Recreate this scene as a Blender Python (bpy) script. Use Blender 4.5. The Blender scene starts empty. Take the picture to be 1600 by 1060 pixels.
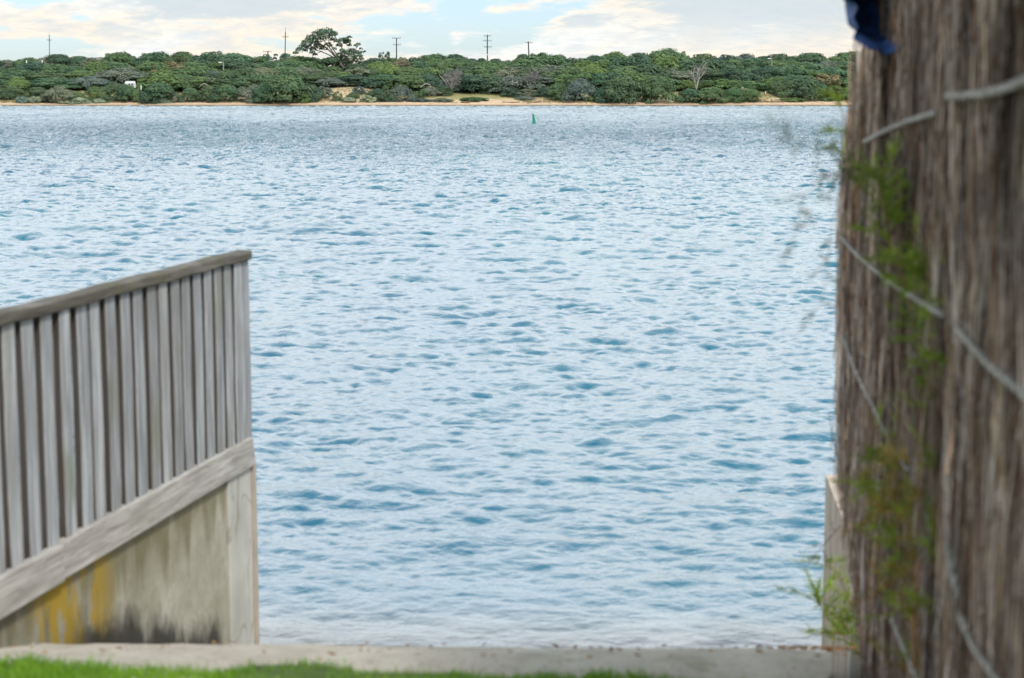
import bpy, math, random
import numpy as np
from mathutils import Vector

PI = math.pi
C = bpy.context.scene.collection
scene = bpy.context.scene

# ------------------------------------------------------------------ camera
F = 2756.0                                   # focal length in pixels of a 1600 px wide frame
TH = math.atan(390.0 / F)                    # pitch down
EYE = Vector((0.0, 0.0, 3.2))
cd = bpy.data.cameras.new('camera'); cam = bpy.data.objects.new('camera', cd); C.objects.link(cam)
cd.sensor_width = 36.0; cd.lens = 36.0 * F / 1600.0
cd.clip_start = 0.05; cd.clip_end = 6000
cd.dof.use_dof = True; cd.dof.focus_distance = 220.0; cd.dof.aperture_fstop = 3.7
cam.location = EYE; cam.rotation_euler = (PI / 2 - TH, 0, 0)
scene.camera = cam

# ------------------------------------------------------------------ world, sun, exposure
SUN_EL, SUN_AZ = math.radians(48), math.radians(150)      # azimuth clockwise from +Y
w = bpy.data.worlds.new("World"); scene.world = w; w.use_nodes = True
SKY_STRENGTH, CLOUD_GAIN = 0.10, 1.0
def world_nodes():
    nt = w.node_tree; nt.nodes.clear(); N = nt.nodes; L = nt.links
    def n(t, **k):
        x = N.new(t)
        for a, b in k.items(): setattr(x, a, b)
        return x
    def val(s, v):
        if hasattr(v, 'links') or hasattr(v, 'is_linked'): L.new(v, s)
        else: s.default_value = v
    def m(op, a, b=None, c=None, clamp=False):
        x = n('ShaderNodeMath', operation=op, use_clamp=clamp); val(x.inputs[0], a)
        if b is not None: val(x.inputs[1], b)
        if c is not None: val(x.inputs[2], c)
        return x.outputs[0]
    def smooth(v, a, b, lo=0.0, hi=1.0):
        x = n('ShaderNodeMapRange', interpolation_type='SMOOTHSTEP'); val(x.inputs[0], v)
        x.inputs[1].default_value = a; x.inputs[2].default_value = b; x.inputs[3].default_value = lo; x.inputs[4].default_value = hi
        return x.outputs[0]
    def mix(f, a, b):
        x = n('ShaderNodeMix', data_type='RGBA'); val(x.inputs[0], f)
        for s, v in ((x.inputs[6], a), (x.inputs[7], b)):
            if isinstance(v, tuple): s.default_value = (*v, 1)
            else: L.new(v, s)
        return x.outputs[2]
    out = n('ShaderNodeOutputWorld')
    sky = n('ShaderNodeTexSky', sky_type='NISHITA', sun_disc=False, sun_elevation=SUN_EL, sun_rotation=SUN_AZ)
    sky.air_density = 1.0; sky.dust_density = 0.6; sky.ozone_density = 2.0
    tc = n('ShaderNodeTexCoord'); sp = n('ShaderNodeSeparateXYZ'); L.new(tc.outputs['Generated'], sp.inputs[0])
    x, y, z = sp.outputs
    az = m('ARCTAN2', x, y); el = m('ARCSINE', z)
    k = m('ADD', m('MAXIMUM', z, 0.0), 0.20)
    cb = n('ShaderNodeCombineXYZ'); L.new(m('DIVIDE', x, k), cb.inputs[0]); L.new(m('DIVIDE', y, k), cb.inputs[1]); cb.inputs[2].default_value = 3.7
    def noise(scale, detail, rough, dist=0.0, off=0.0):
        mp = n('ShaderNodeMapping'); L.new(cb.outputs[0], mp.inputs[0]); mp.inputs['Location'].default_value = (off, off * .7, off * 1.3)
        t = n('ShaderNodeTexNoise'); L.new(mp.outputs[0], t.inputs['Vector'])
        t.inputs['Scale'].default_value = scale; t.inputs['Detail'].default_value = detail
        t.inputs['Roughness'].default_value = rough; t.inputs['Distortion'].default_value = dist
        return t.outputs['Fac']
    big = noise(2.1, 9, 0.58, 0.35, 0.0)
    fine = noise(7.0, 8, 0.62, 0.3, 5.0)
    wisp = noise(1.3, 6, 0.5, 0.8, 11.0)
    dens = m('ADD', m('MULTIPLY', big, 0.66), m('MULTIPLY', fine, 0.42))
    # the open blue gap over the middle of the far shore, closing with height
    def bump(a, c, wd):
        return m('POWER', 2.718, m('MULTIPLY', -1.0, m('POWER', m('ABSOLUTE', m('DIVIDE', m('SUBTRACT', a, c), wd)), 2.0)))
    gap = m('MULTIPLY', bump(az, -0.030, 0.052), bump(el, 0.030, 0.085))
    left = m('MULTIPLY', bump(az, -0.15, 0.075), bump(el, 0.03, 0.12))
    right = m('MULTIPLY', bump(az, 0.13, 0.085), bump(el, 0.045, 0.15))
    hole = m('MULTIPLY', bump(az, -0.255, 0.035), bump(el, 0.022, 0.008))
    low = m('MULTIPLY', smooth(el, 0.030, 0.014), 0.07)
    dens = m('SUBTRACT', dens, m('MULTIPLY', gap, 0.125))
    dens = m('ADD', dens, m('MULTIPLY', left, 0.09)); dens = m('ADD', dens, m('MULTIPLY', right, 0.12))
    for (cx, cy, wx, wy, am) in ((775, 18, 42, 12, .13), (742, 46, 34, 15, .13), (712, 62, 14, 20, .12), (690, 32, 16, 8, .09), (905, 34, 36, 10, .13), (640, 74, 50, 7, .08), (610, 50, 50, 9, .10), (190, 60, 34, 16, .08)):
        pf = m('MULTIPLY', bump(az, (cx - 800) / 2756, wx / 2756), bump(el, (140 - cy) / 2756, wy / 2756)); dens = m('ADD', dens, m('MULTIPLY', pf, am))
    for (cx, cy, wx, wy, am) in ((160, 36, 60, 9, .10), (330, 40, 60, 8, .08), (20, 75, 50, 12, .08), (1010, 30, 30, 14, .06)):
        pf = m('MULTIPLY', bump(az, (cx - 800) / 2756, wx / 2756), bump(el, (140 - cy) / 2756, wy / 2756)); dens = m('SUBTRACT', dens, m('MULTIPLY', pf, am))
    dens = m('SUBTRACT', dens, m('MULTIPLY', hole, 0.16)); dens = m('ADD', dens, low)
    dens = m('ADD', dens, m('MULTIPLY', smooth(el, 0.07, 0.25), 0.11))
    cover = smooth(dens, 0.485, 0.585)
    # cloud tone: cream lit rims and low banks, soft grey undersides
    warm = (0.93, 0.79, 0.63); white = (0.90, 0.87, 0.82); grey = (0.52, 0.59, 0.63)
    thick = m('MULTIPLY', smooth(dens, 0.565, 0.68), smooth(el, 0.012, 0.045))
    col = mix(smooth(wisp, 0.44, 0.68), warm, white)
    col = mix(m('MULTIPLY', thick, 0.85), col, grey)
    hi = m('MULTIPLY', smooth(el, 0.07, 0.22), 0.85)
    zen = m('MULTIPLY', smooth(el, 0.36, 0.95), 0.85)
    mot = smooth(noise(16.0, 6, 0.65, 0.6, 21.0), 0.30, 0.70, 0.0, 1.0)
    col = mix(m('MULTIPLY', m('SUBTRACT', 1.0, mot), 0.5), col, (0.50, 0.58, 0.64))
    col = mix(m('MULTIPLY', smooth(dens, 0.53, 0.50), 0.6), col, (0.96, 0.90, 0.82))
    col = mix(hi, col, (0.95, 1.03, 1.07))
    col = mix(zen, col, (0.66, 0.80, 0.92))
    bg1 = n('ShaderNodeBackground'); bg2 = n('ShaderNodeBackground')
    # deeper blue above, washed-out cyan near the horizon
    hs = n('ShaderNodeHueSaturation'); L.new(sky.outputs[0], hs.inputs['Color']); hs.inputs['Saturation'].default_value = 1.0; hs.inputs['Value'].default_value = 1.0
    tn = n('ShaderNodeMix', data_type='RGBA', blend_type='MULTIPLY'); tn.inputs[0].default_value = 1.0; L.new(hs.outputs[0], tn.inputs[6]); L.new(mix(smooth(el, .04, .35), (0.90, 1.02, 1.28), (1.05, 1.25, 1.35)), tn.inputs[7]); L.new(tn.outputs[2], bg1.inputs[0]); bg1.inputs[1].default_value = SKY_STRENGTH
    L.new(col, bg2.inputs[0]); bg2.inputs[1].default_value = CLOUD_GAIN
    ms = n('ShaderNodeMixShader'); L.new(m('MULTIPLY', cover, 0.93), ms.inputs[0]); L.new(bg1.outputs[0], ms.inputs[1]); L.new(bg2.outputs[0], ms.inputs[2])
    L.new(ms.outputs[0], out.inputs[0])
world_nodes()
ld = bpy.data.lights.new('sun', 'SUN'); ld.energy = 2.7; ld.angle = math.radians(8); ld.color = (1.0, 0.93, 0.84)
sun = bpy.data.objects.new('sun', ld); C.objects.link(sun); sun.location = (30, -30, 60)
sd = Vector((math.sin(SUN_AZ) * math.cos(SUN_EL), math.cos(SUN_AZ) * math.cos(SUN_EL), math.sin(SUN_EL)))
sun.rotation_euler = (-sd).to_track_quat('-Z', 'Y').to_euler()
scene.view_settings.view_transform = 'Standard'; scene.view_settings.look = 'None'
scene.view_settings.exposure = 0.36; scene.view_settings.gamma = 1.0; scene.view_settings.use_curve_mapping = False
scene.cycles.max_bounces = 6; scene.cycles.diffuse_bounces = 2; scene.cycles.glossy_bounces = 3
scene.cycles.transparent_max_bounces = 8; scene.cycles.caustics_reflective = False; scene.cycles.caustics_refractive = False

# ------------------------------------------------------------------ helpers
def P(px, py, Y):
    "world point seen at photo pixel (px, py) at forward distance Y"
    u = (px - 800.0) / F; v = (530.0 - py) / F
    dy = math.cos(TH) + v * math.sin(TH); dz = -math.sin(TH) + v * math.cos(TH)
    s = Y / dy
    return Vector((u * s, Y, EYE.z + dz * s))
def X_at(px, Y, py=140): return P(px, py, Y).x
def sc(Y): return Y / F                       # metres per photo pixel at distance Y

class MB:
    def __init__(s): s.v = []; s.f = []; s.c = []
    def add(s, vs, fs, col=None):
        o = len(s.v); s.v += [tuple(p) for p in vs]; s.f += [tuple(i + o for i in f) for f in fs]
        if col is not None: s.c += [col] * len(fs)
    def box(s, c, ex, ey, ez, col=None, chamfer=0.0):
        c = Vector(c); ex = Vector(ex); ey = Vector(ey); ez = Vector(ez)   # half vectors
        if not chamfer:
            vs = [c + a * ex + b * ey + d * ez for d in (-1, 1) for b in (-1, 1) for a in (-1, 1)]
            s.add(vs, [(0, 2, 3, 1), (4, 5, 7, 6), (0, 1, 5, 4), (2, 6, 7, 3), (0, 4, 6, 2), (1, 3, 7, 5)], col)
        else:
            s.prism(c - ez, ex.normalized(), ey.normalized(), ez * 2, rect(ex.length, ey.length, chamfer), col)
    def prism(s, o, ax, ay, vec, prof, col=None, n=1, warp=None):
        o = Vector(o); k = len(prof); vs = []
        for i in range(n + 1):
            t = i / n; off = warp(t) if warp else (0, 0, 1)
            for (a, b) in prof: vs.append(o + vec * t + ax * (a * off[2] + off[0]) + ay * (b * off[2] + off[1]))
        fs = [(i * k + j, i * k + (j + 1) % k, (i + 1) * k + (j + 1) % k, (i + 1) * k + j) for i in range(n) for j in range(k)]
        fs.append(tuple(reversed(range(k)))); fs.append(tuple(range(n * k, n * k + k)))
        s.add(vs, fs, col)
    def tube(s, pts, rad, k=6, col=None, cap=True):
        pts = [Vector(p) for p in pts]; n = len(pts)
        if not hasattr(rad, '__len__'): rad = [rad] * n
        vs = []
        up = Vector((0.13, 0.21, 1)).normalized()
        for i in range(n):
            d = (pts[min(i + 1, n - 1)] - pts[max(i - 1, 0)])
            d = d.normalized() if d.length > 1e-9 else Vector((0, 0, 1))
            a = d.cross(up if abs(d.dot(up)) < .93 else Vector((1, 0, 0))).normalized(); b = d.cross(a)
            for j in range(k):
                t = 2 * PI * j / k; vs.append(pts[i] + (a * math.cos(t) + b * math.sin(t)) * rad[i])
        fs = [(i * k + j, i * k + (j + 1) % k, (i + 1) * k + (j + 1) % k, (i + 1) * k + j) for i in range(n - 1) for j in range(k)]
        if cap and k > 2: fs.append(tuple(reversed(range(k)))); fs.append(tuple(range((n - 1) * k, n * k)))
        s.add(vs, fs, col)
    def mesh(s, name, mat, smooth=False):
        me = bpy.data.meshes.new(name); me.from_pydata(s.v, [], s.f)
        if s.c:
            a = me.attributes.new('tint', 'FLOAT_COLOR', 'FACE')
            a.data.foreach_set('color', np.array([(*c, 1.0) for c in s.c], dtype=np.float32).ravel())
        if smooth: me.polygons.foreach_set('use_smooth', [True] * len(me.polygons))
        me.materials.append(mat); me.update(); return me
    def build(s, name, mat, parent=None, smooth=False):
        return link(name, s.mesh(name, mat, smooth), parent)
def rect(a, b, c=0.0):
    if not c: return [(-a, -b), (a, -b), (a, b), (-a, b)]
    return [(-a + c, -b), (a - c, -b), (a, -b + c), (a, b - c), (a - c, b), (-a + c, b), (-a, b - c), (-a, -b + c)]
def link(name, data, parent=None):
    o = bpy.data.objects.new(name, data); C.objects.link(o)
    if parent is not None:
        o.parent = parent
        o.matrix_parent_inverse = parent.matrix_basis.inverted()
    return o
def tag(o, label=None, cat=None, group=None, kind=None):
    if label: o['label'] = label
    if cat: o['category'] = cat
    if group: o['group'] = group
    if kind: o['kind'] = kind
    return o
def empty(name, loc, label=None, cat=None, group=None):
    o = bpy.data.objects.new(name, None); C.objects.link(o); o.location = loc; o.empty_display_size = .2
    return tag(o, label, cat, group)
def np_mesh(name, verts, faces, mat, smooth=True):
    me = bpy.data.meshes.new(name); nv, nf = len(verts), len(faces); k = faces.shape[1]
    me.vertices.add(nv); me.vertices.foreach_set('co', verts.astype(np.float32).ravel())
    me.loops.add(nf * k); me.loops.foreach_set('vertex_index', faces.astype(np.int32).ravel())
    me.polygons.add(nf); me.polygons.foreach_set('loop_start', np.arange(0, nf * k, k, dtype=np.int32))
    try: me.polygons.foreach_set('loop_total', np.full(nf, k, dtype=np.int32))
    except Exception: pass
    me.polygons.foreach_set('use_smooth', np.full(nf, smooth, dtype=bool))
    me.materials.append(mat); me.update(calc_edges=True); me.validate(); return me
def grid_faces(nr, nc):
    i = np.arange(nr - 1)[:, None] * nc + np.arange(nc - 1)[None, :]; i = i.ravel()
    return np.stack([i, i + 1, i + nc + 1, i + nc], 1)

# ------------------------------------------------------------------ material kit
class Mat:
    def __init__(s, name):
        s.m = bpy.data.materials.new(name); s.m.use_nodes = True; s.t = s.m.node_tree; s.t.nodes.clear()
        s.out = s.n('ShaderNodeOutputMaterial')
    def n(s, t, **k):
        x = s.t.nodes.new(t)
        for a, b in k.items(): setattr(x, a, b)
        return x
    def put(s, sock, v):
        if isinstance(v, bpy.types.NodeSocket): s.t.links.new(v, sock)
        elif isinstance(v, tuple) and len(v) == 3 and sock.type == 'RGBA': sock.default_value = (*v, 1)
        else: sock.default_value = v
    def math(s, op, a, b=None, clamp=False):
        x = s.n('ShaderNodeMath', operation=op, use_clamp=clamp); s.put(x.inputs[0], a)
        if b is not None: s.put(x.inputs[1], b)
        return x.outputs[0]
    def vec(s, space='Object', scale=(1, 1, 1), rot=(0, 0, 0), loc=(0, 0, 0)):
        if space == 'World': src = s.n('ShaderNodeNewGeometry').outputs['Position']
        else: src = s.n('ShaderNodeTexCoord').outputs[space]
        mp = s.n('ShaderNodeMapping'); s.put(mp.inputs[0], src)
        mp.inputs['Scale'].default_value = scale; mp.inputs['Rotation'].default_value = rot; mp.inputs['Location'].default_value = loc
        return mp.outputs[0]
    def noise(s, v, scale, detail=4, rough=.55, dist=0.0, out='Fac'):
        t = s.n('ShaderNodeTexNoise'); s.put(t.inputs['Vector'], v); t.inputs['Scale'].default_value = scale
        t.inputs['Detail'].default_value = detail; t.inputs['Roughness'].default_value = rough; t.inputs['Distortion'].default_value = dist
        return t.outputs[out]
    def ramp(s, f, stops, interp='LINEAR'):
        r = s.n('ShaderNodeValToRGB'); s.put(r.inputs[0], f); r.color_ramp.interpolation = interp
        e = r.color_ramp.elements
        while len(e) < len(stops): e.new(.5)
        for q, (p, c) in zip(e, stops): q.position = p; q.color = (*c, 1) if isinstance(c, tuple) else (c, c, c, 1)
        return r.outputs[0]
    def smooth(s, v, a, b, lo=0.0, hi=1.0):
        x = s.n('ShaderNodeMapRange', interpolation_type='SMOOTHSTEP'); s.put(x.inputs[0], v)
        for i, q in enumerate((a, b, lo, hi)): x.inputs[i + 1].default_value = q
        return x.outputs[0]
    def mix(s, f, a, b, mode='MIX'):
        x = s.n('ShaderNodeMix', data_type='RGBA', blend_type=mode); s.put(x.inputs[0], f); s.put(x.inputs[6], a); s.put(x.inputs[7], b)
        return x.outputs[2]
    def bump(s, h, strength=.5, dist=.01, normal=None):
        b = s.n('ShaderNodeBump'); s.put(b.inputs['Height'], h); b.inputs['Strength'].default_value = strength; b.inputs['Distance'].default_value = dist
        if normal is not None: s.put(b.inputs['Normal'], normal)
        return b.outputs[0]
    def pbr(s, col, rough=.8, normal=None, spec=.3, metal=0.0, trans=None):
        p = s.n('ShaderNodeBsdfPrincipled'); s.put(p.inputs['Base Color'], col); s.put(p.inputs['Roughness'], rough)
        p.inputs['Specular IOR Level'].default_value = spec; p.inputs['Metallic'].default_value = metal
        if normal is not None: s.put(p.inputs['Normal'], normal)
        s.t.links.new(p.outputs[0], s.out.inputs[0]); return s.m
    def sep(s, v):
        x = s.n('ShaderNodeSeparateXYZ'); s.put(x.inputs[0], v); return x.outputs
    def rnd(s): return s.n('ShaderNodeObjectInfo').outputs['Random']
    def pos(s): return s.n('ShaderNodeNewGeometry').outputs['Position']

def simple(name, col, rough=.7, var=.25, scale=8.0, spec=.3, metal=0):
    m = Mat(name); v = m.vec('Object'); f = m.noise(v, scale, 5, .6)
    lo = tuple(c * (1 - var) for c in col); hi = tuple(min(1, c * (1 + var)) for c in col)
    return m.pbr(m.ramp(f, [(.3, lo), (.7, hi)]), rough, m.bump(f, .2, .01), spec, metal)

# ------------------------------------------------------------------ ground profiles
def ramp_z(X, Y):
    "near bank: lawn, then the concrete ramp running down under the water"
    Y = np.asarray(Y, float)
    z = np.interp(Y, [-60, 0, 3.0, 4.5, 5.5, 6.86, 9.75, 16, 22], [2.2, 1.62, 1.62, 1.58, 1.372, 0.985, -0.012, -1.9, -2.6])
    return z - np.clip((np.asarray(X, float) + 1.4) * .033, -.1, .12) * np.clip((Y - 6) / 3.0, 0, 1)
SHORE = 352.0
_rs = np.random.RandomState(3)
_vt = {}
def vnoise(x, y, seed=0):
    "smooth value noise on numpy arrays"
    if seed not in _vt: _vt[seed] = np.random.RandomState(seed).rand(64, 64)
    r = _vt[seed]
    x = np.asarray(x, float); y = np.asarray(y, float)
    xi = np.floor(x).astype(int); yi = np.floor(y).astype(int); fx = x - xi; fy = y - yi
    fx = fx * fx * (3 - 2 * fx); fy = fy * fy * (3 - 2 * fy)
    g = lambda a, b: r[a % 64, b % 64]
    return (g(xi, yi) * (1 - fx) + g(xi + 1, yi) * fx) * (1 - fy) + (g(xi, yi + 1) * (1 - fx) + g(xi + 1, yi + 1) * fx) * fy
def far_z(X, Y):
    X = np.asarray(X, float); Y = np.asarray(Y, float)
    d = Y - SHORE - (vnoise(X / 30.0, Y * 0 + 7, 5) - .5) * 2.0
    z = np.interp(d, [-30, 0, 4, 6, 10, 14, 22, 34, 46, 60, 90, 400], [-6, 0, .55, .8, 1.7, 2.5, 3.6, 5.0, 6.2, 6.4, 4.0, 3.0])
    px = X / np.maximum(Y, 1) * F + 800
    dune = np.exp(-((px - 545) / 45) ** 2) * np.interp(d, [5, 10, 18, 30], [0, 1.3, .9, 0])
    z = z + dune + (vnoise(X / 9, Y / 9, 8) - .5) * .6 * np.clip((d - 5) / 5, 0, 1)
    return z

# ------------------------------------------------------------------ setting: bottom, banks, far shore
def mat_concrete_ramp():
    m = Mat('ramp_concrete'); v = m.vec('World', (1, .35, .35)); a = m.noise(v, 3.0, 6, .62); b = m.noise(m.vec('World', (1, .6, .6)), 45, 4, .7)
    col = m.ramp(a, [(.30, (.29, .255, .20)), (.5, (.41, .365, .30)), (.72, (.52, .475, .40))])
    col = m.mix(m.smooth(b, .56, .68), col, (.13, .115, .09))
    blot = m.smooth(m.noise(m.vec('World', (1.2, .5, .5), loc=(3, 1, 0)), 5.5, 3, .6), .60, .70)
    col = m.mix(m.math('MULTIPLY', blot, .5), col, (.16, .17, .09))
    s = m.sep(m.pos()); wet = m.smooth(s[2], .16, .02)
    col = m.mix(wet, col, (.50, .47, .43))
    r = m.math('SUBTRACT', .9, m.math('MULTIPLY', wet, .55))
    return m.pbr(col, r, m.bump(b, .5, .012), .35)
def mat_soil():
    m = Mat('lawn_soil'); a = m.noise(m.vec('World'), 9, 5, .6)
    return m.pbr(m.ramp(a, [(.3, (.035, .05, .012)), (.7, (.07, .11, .02))]), .95, m.bump(a, .6, .03))
def mat_far_ground():
    m = Mat('dune_ground'); p = m.pos(); s = m.sep(p)
    a = m.noise(m.vec('World', (1, 1, 2)), .22, 6, .6); b = m.noise(m.vec('World'), 1.6, 5, .65)
    sand = m.ramp(b, [(.3, (.44, .31, .20)), (.7, (.60, .46, .32))])
    dry = m.ramp(b, [(.3, (.15, .17, .07)), (.5, (.29, .26, .13)), (.65, (.21, .22, .09)), (.78, (.10, .14, .05))])
    h = m.math('ADD', s[2], m.math('MULTIPLY', m.math('SUBTRACT', a, .5), 3.0))
    col = m.mix(m.smooth(h, 1.0, 1.7), sand, dry)
    # bare sand on the dune slope
    dx = m.math('ABSOLUTE', m.math('SUBTRACT', s[0], -33.5)); d = m.math('ADD', dx, m.math('MULTIPLY', m.math('SUBTRACT', a, .5), 16.0))
    col = m.mix(m.math('MULTIPLY', m.math('MULTIPLY', m.smooth(d, 7.0, 2.5), m.smooth(s[2], 6.0, 4.6)), .75), col, sand)
    dx2 = m.math('ABSOLUTE', m.math('SUBTRACT', s[0], 4.0)); d2 = m.math('ADD', dx2, m.math('MULTIPLY', m.math('SUBTRACT', a, .5), 14.0))
    col = m.mix(m.math('MULTIPLY', m.math('MULTIPLY', m.smooth(d2, 5, 2), .5), m.smooth(s[2], 3.4, 2.4)), col, sand)
    col = m.mix(m.smooth(h, 3.6, 4.8), col, (.06, .085, .03))
    wet = m.smooth(s[2], .30, .10); col = m.mix(wet, col, (.23, .16, .10))
    return m.pbr(col, .95, m.bump(b, .6, .25), .1)
M_RAMP = mat_concrete_ramp(); M_SOIL = mat_soil(); M_FARG = mat_far_ground()
M_BED = simple('river_bed_mud', (.10, .10, .075), .95, .3, .4)

def build_grounds():
    # river bed and the wide base of the land: one sheet to the horizon
    xs = np.linspace(-4000, 4000, 21); ys = np.linspace(-3000, 5000, 21)
    X, Y = np.meshgrid(xs, ys); v = np.stack([X, Y, X * 0 - 6.3], -1).reshape(-1, 3)
    tag(link('river_bed', np_mesh('river_bed', v, grid_faces(21, 21), M_BED)), kind='structure')
    # concrete ramp between the two walls
    xs = np.linspace(-1.0, 1.0, 90); ys = np.concatenate([np.linspace(4.2, 10.6, 180), np.linspace(10.8, 20, 16)])
    U, Y = np.meshgrid(xs, ys)
    xl = np.interp(Y, [4.2, 5.98, 9.6, 20], [-2.40, -2.06, -1.40, .65 - 1.5]); xr = np.interp(Y, [4.2, 5, 6, 7.5, 9.6, 20], [.72, .93, 1.13, 1.36, 1.78, 2.9])
    X = (xl + xr) / 2 + U * (xr - xl) / 2
    Z = ramp_z(X, Y) + (vnoise(X * 2.2, Y * 2.2, 4) - .5) * .02 + (vnoise(X * 9, Y * 9, 6) - .5) * .008
    v = np.stack([X, Y, Z], -1).reshape(-1, 3)
    tag(link('boat_ramp', np_mesh('boat_ramp', v, grid_faces(len(ys), 90), M_RAMP)), kind='structure')
    # lawn soil under the grass and round the camera
    xs = np.concatenate([np.linspace(-60, -3, 12), np.linspace(-2.8, 2.6, 60), np.linspace(3, 60, 12)]); ys = np.concatenate([np.linspace(-60, 2, 16), np.linspace(2.2, 5.45, 40)])
    X, Y = np.meshgrid(xs, ys); Z = ramp_z(X, Y) + (vnoise(X * 3, Y * 3, 9) - .5) * .03 + .012
    edge = lawn_edge(X); Z = Z - np.clip((Y - edge) * .8, 0, .5) * ((X > -2.45) & (X < 1.5)) - .45 * np.clip((X - .75) / .15, 0, 1) * (Y > 3.9) * (X < 1.6)
    v = np.stack([X, Y, Z], -1).reshape(-1, 3)
    tag(link('lawn_ground', np_mesh('lawn_ground', v, grid_faces(len(ys), len(xs)), M_SOIL)), kind='structure')
    # banks behind the two walls, flat at wall height
    for nm, xa, xb, z in (('bank_left', None, -60, .95), ('bank_right', None, 60, 1.15)):
        ys = np.linspace(5.2, 9.45, 24); q = np.linspace(0, 1, 30) ** 2
        near = (np.interp(ys, [5.2, 5.98, 9.6], [-2.26 - .1, -2.06 - .16, -1.46 - .16]) if xb < 0 else np.interp(ys, [5.2, 7.5, 9.6], [1.42, 1.72, 1.93]))
        X = near[:, None] + (xb - near)[:, None] * q[None, :]; Y = np.repeat(ys[:, None], 30, 1)
        Z = np.interp(Y, [5.2, 6.6, 9.45], [1.40, z, z - .1]) + (vnoise(X * 2, Y * 2, 2) - .5) * .06
        v = np.stack([X, Y, Z], -1).reshape(-1, 3)
        tag(link(nm, np_mesh(nm, v, grid_faces(24, 30), M_SOIL)), kind='structure')
        X = near[-1] + (xb - near[-1]) * q; v = []
        for t, yy in ((0, 9.45), (.25, 9.8), (.6, 10.8), (1, 13.5)): v.append(np.stack([X, X * 0 + yy, (z - .1) + t * (-3.0) + (vnoise(X * 3, X * 0 + yy, 3) - .5) * .2 * (t > 0)], -1))
        v = np.concatenate(v)
        tag(link(nm + '_slope', np_mesh(nm + '_slope', v, grid_faces(4, 30), M_BED)), kind='structure')
    # far shore: beach, dune and hill as one sheet
    a = np.linspace(-.30, .30, 420); a = np.concatenate([np.linspace(-1.1, -.31, 50), a, np.linspace(.31, 1.1, 50)])
    ys = np.concatenate([np.linspace(325, 345, 6), np.linspace(346, 376, 90), np.linspace(377, 420, 40), np.linspace(425, 900, 14)])
    A, Y = np.meshgrid(a, ys); X = A * Y; Z = far_z(X, Y)
    v = np.stack([X, Y, Z], -1).reshape(-1, 3)
    tag(link('far_shore', np_mesh('far_shore', v, grid_faces(len(ys), len(a)), M_FARG)), kind='structure')
def lawn_edge(X):
    X = np.asarray(X, float)
    e = np.interp(X, [-2.2, -1.5, -.9, -.2, .25, .6, 1.2], [5.38, 5.30, 5.17, 5.06, 4.99, 4.70, 4.2])
    return e + (vnoise(X * 3.1, X * 0 + 2, 12) - .5) * .22 + (vnoise(X * 11, X * 0 + 5, 13) - .5) * .12
build_grounds()

# ------------------------------------------------------------------ water
def fft_tile(L, N, seed, wdir, lam_p, lam_min, expo, spread):
    r = np.random.RandomState(seed)
    k1 = 2 * PI * np.fft.fftfreq(N, L / N); KX, KY = np.meshgrid(k1, k1, indexing='ij'); K = np.hypot(KX, KY); K[0, 0] = 1
    kp = 2 * PI / lam_p; c = (KX * wdir[0] + KY * wdir[1]) / K
    S = np.exp(-1.25 * (kp / K) ** 2) * K ** (-expo) * (spread + (1 - spread) * np.abs(c) ** 3) * np.exp(-(K * lam_min / (2 * PI)) ** 2); S[0, 0] = 0
    A = np.sqrt(S) * (r.randn(N, N) + 1j * r.randn(N, N))
    h = np.real(np.fft.ifft2(A)); dx = np.real(np.fft.ifft2(-1j * KX / K * A)); dy = np.real(np.fft.ifft2(-1j * KY / K * A))
    g = np.real(np.fft.ifft2(1j * KX * A)); g2 = np.real(np.fft.ifft2(1j * KY * A)); rms = math.sqrt((g ** 2).mean() + (g2 ** 2).mean())
    return (h / rms, dx / rms, dy / rms)
def samp(T, L, x, y, ang):
    N = T[0].shape[0]; c, s = math.cos(ang), math.sin(ang)
    u = (x * c + y * s) / L * N; v = (-x * s + y * c) / L * N
    ui = np.floor(u).astype(np.int64); vi = np.floor(v).astype(np.int64); fu = u - ui; fv = v - vi; ui %= N; vi %= N; uj = (ui + 1) % N; vj = (vi + 1) % N
    o = [A[ui, vi] * (1 - fu) * (1 - fv) + A[uj, vi] * fu * (1 - fv) + A[ui, vj] * (1 - fu) * fv + A[uj, vj] * fu * fv for A in T]
    return o[0], o[1] * c - o[2] * s, o[1] * s + o[2] * c
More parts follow.
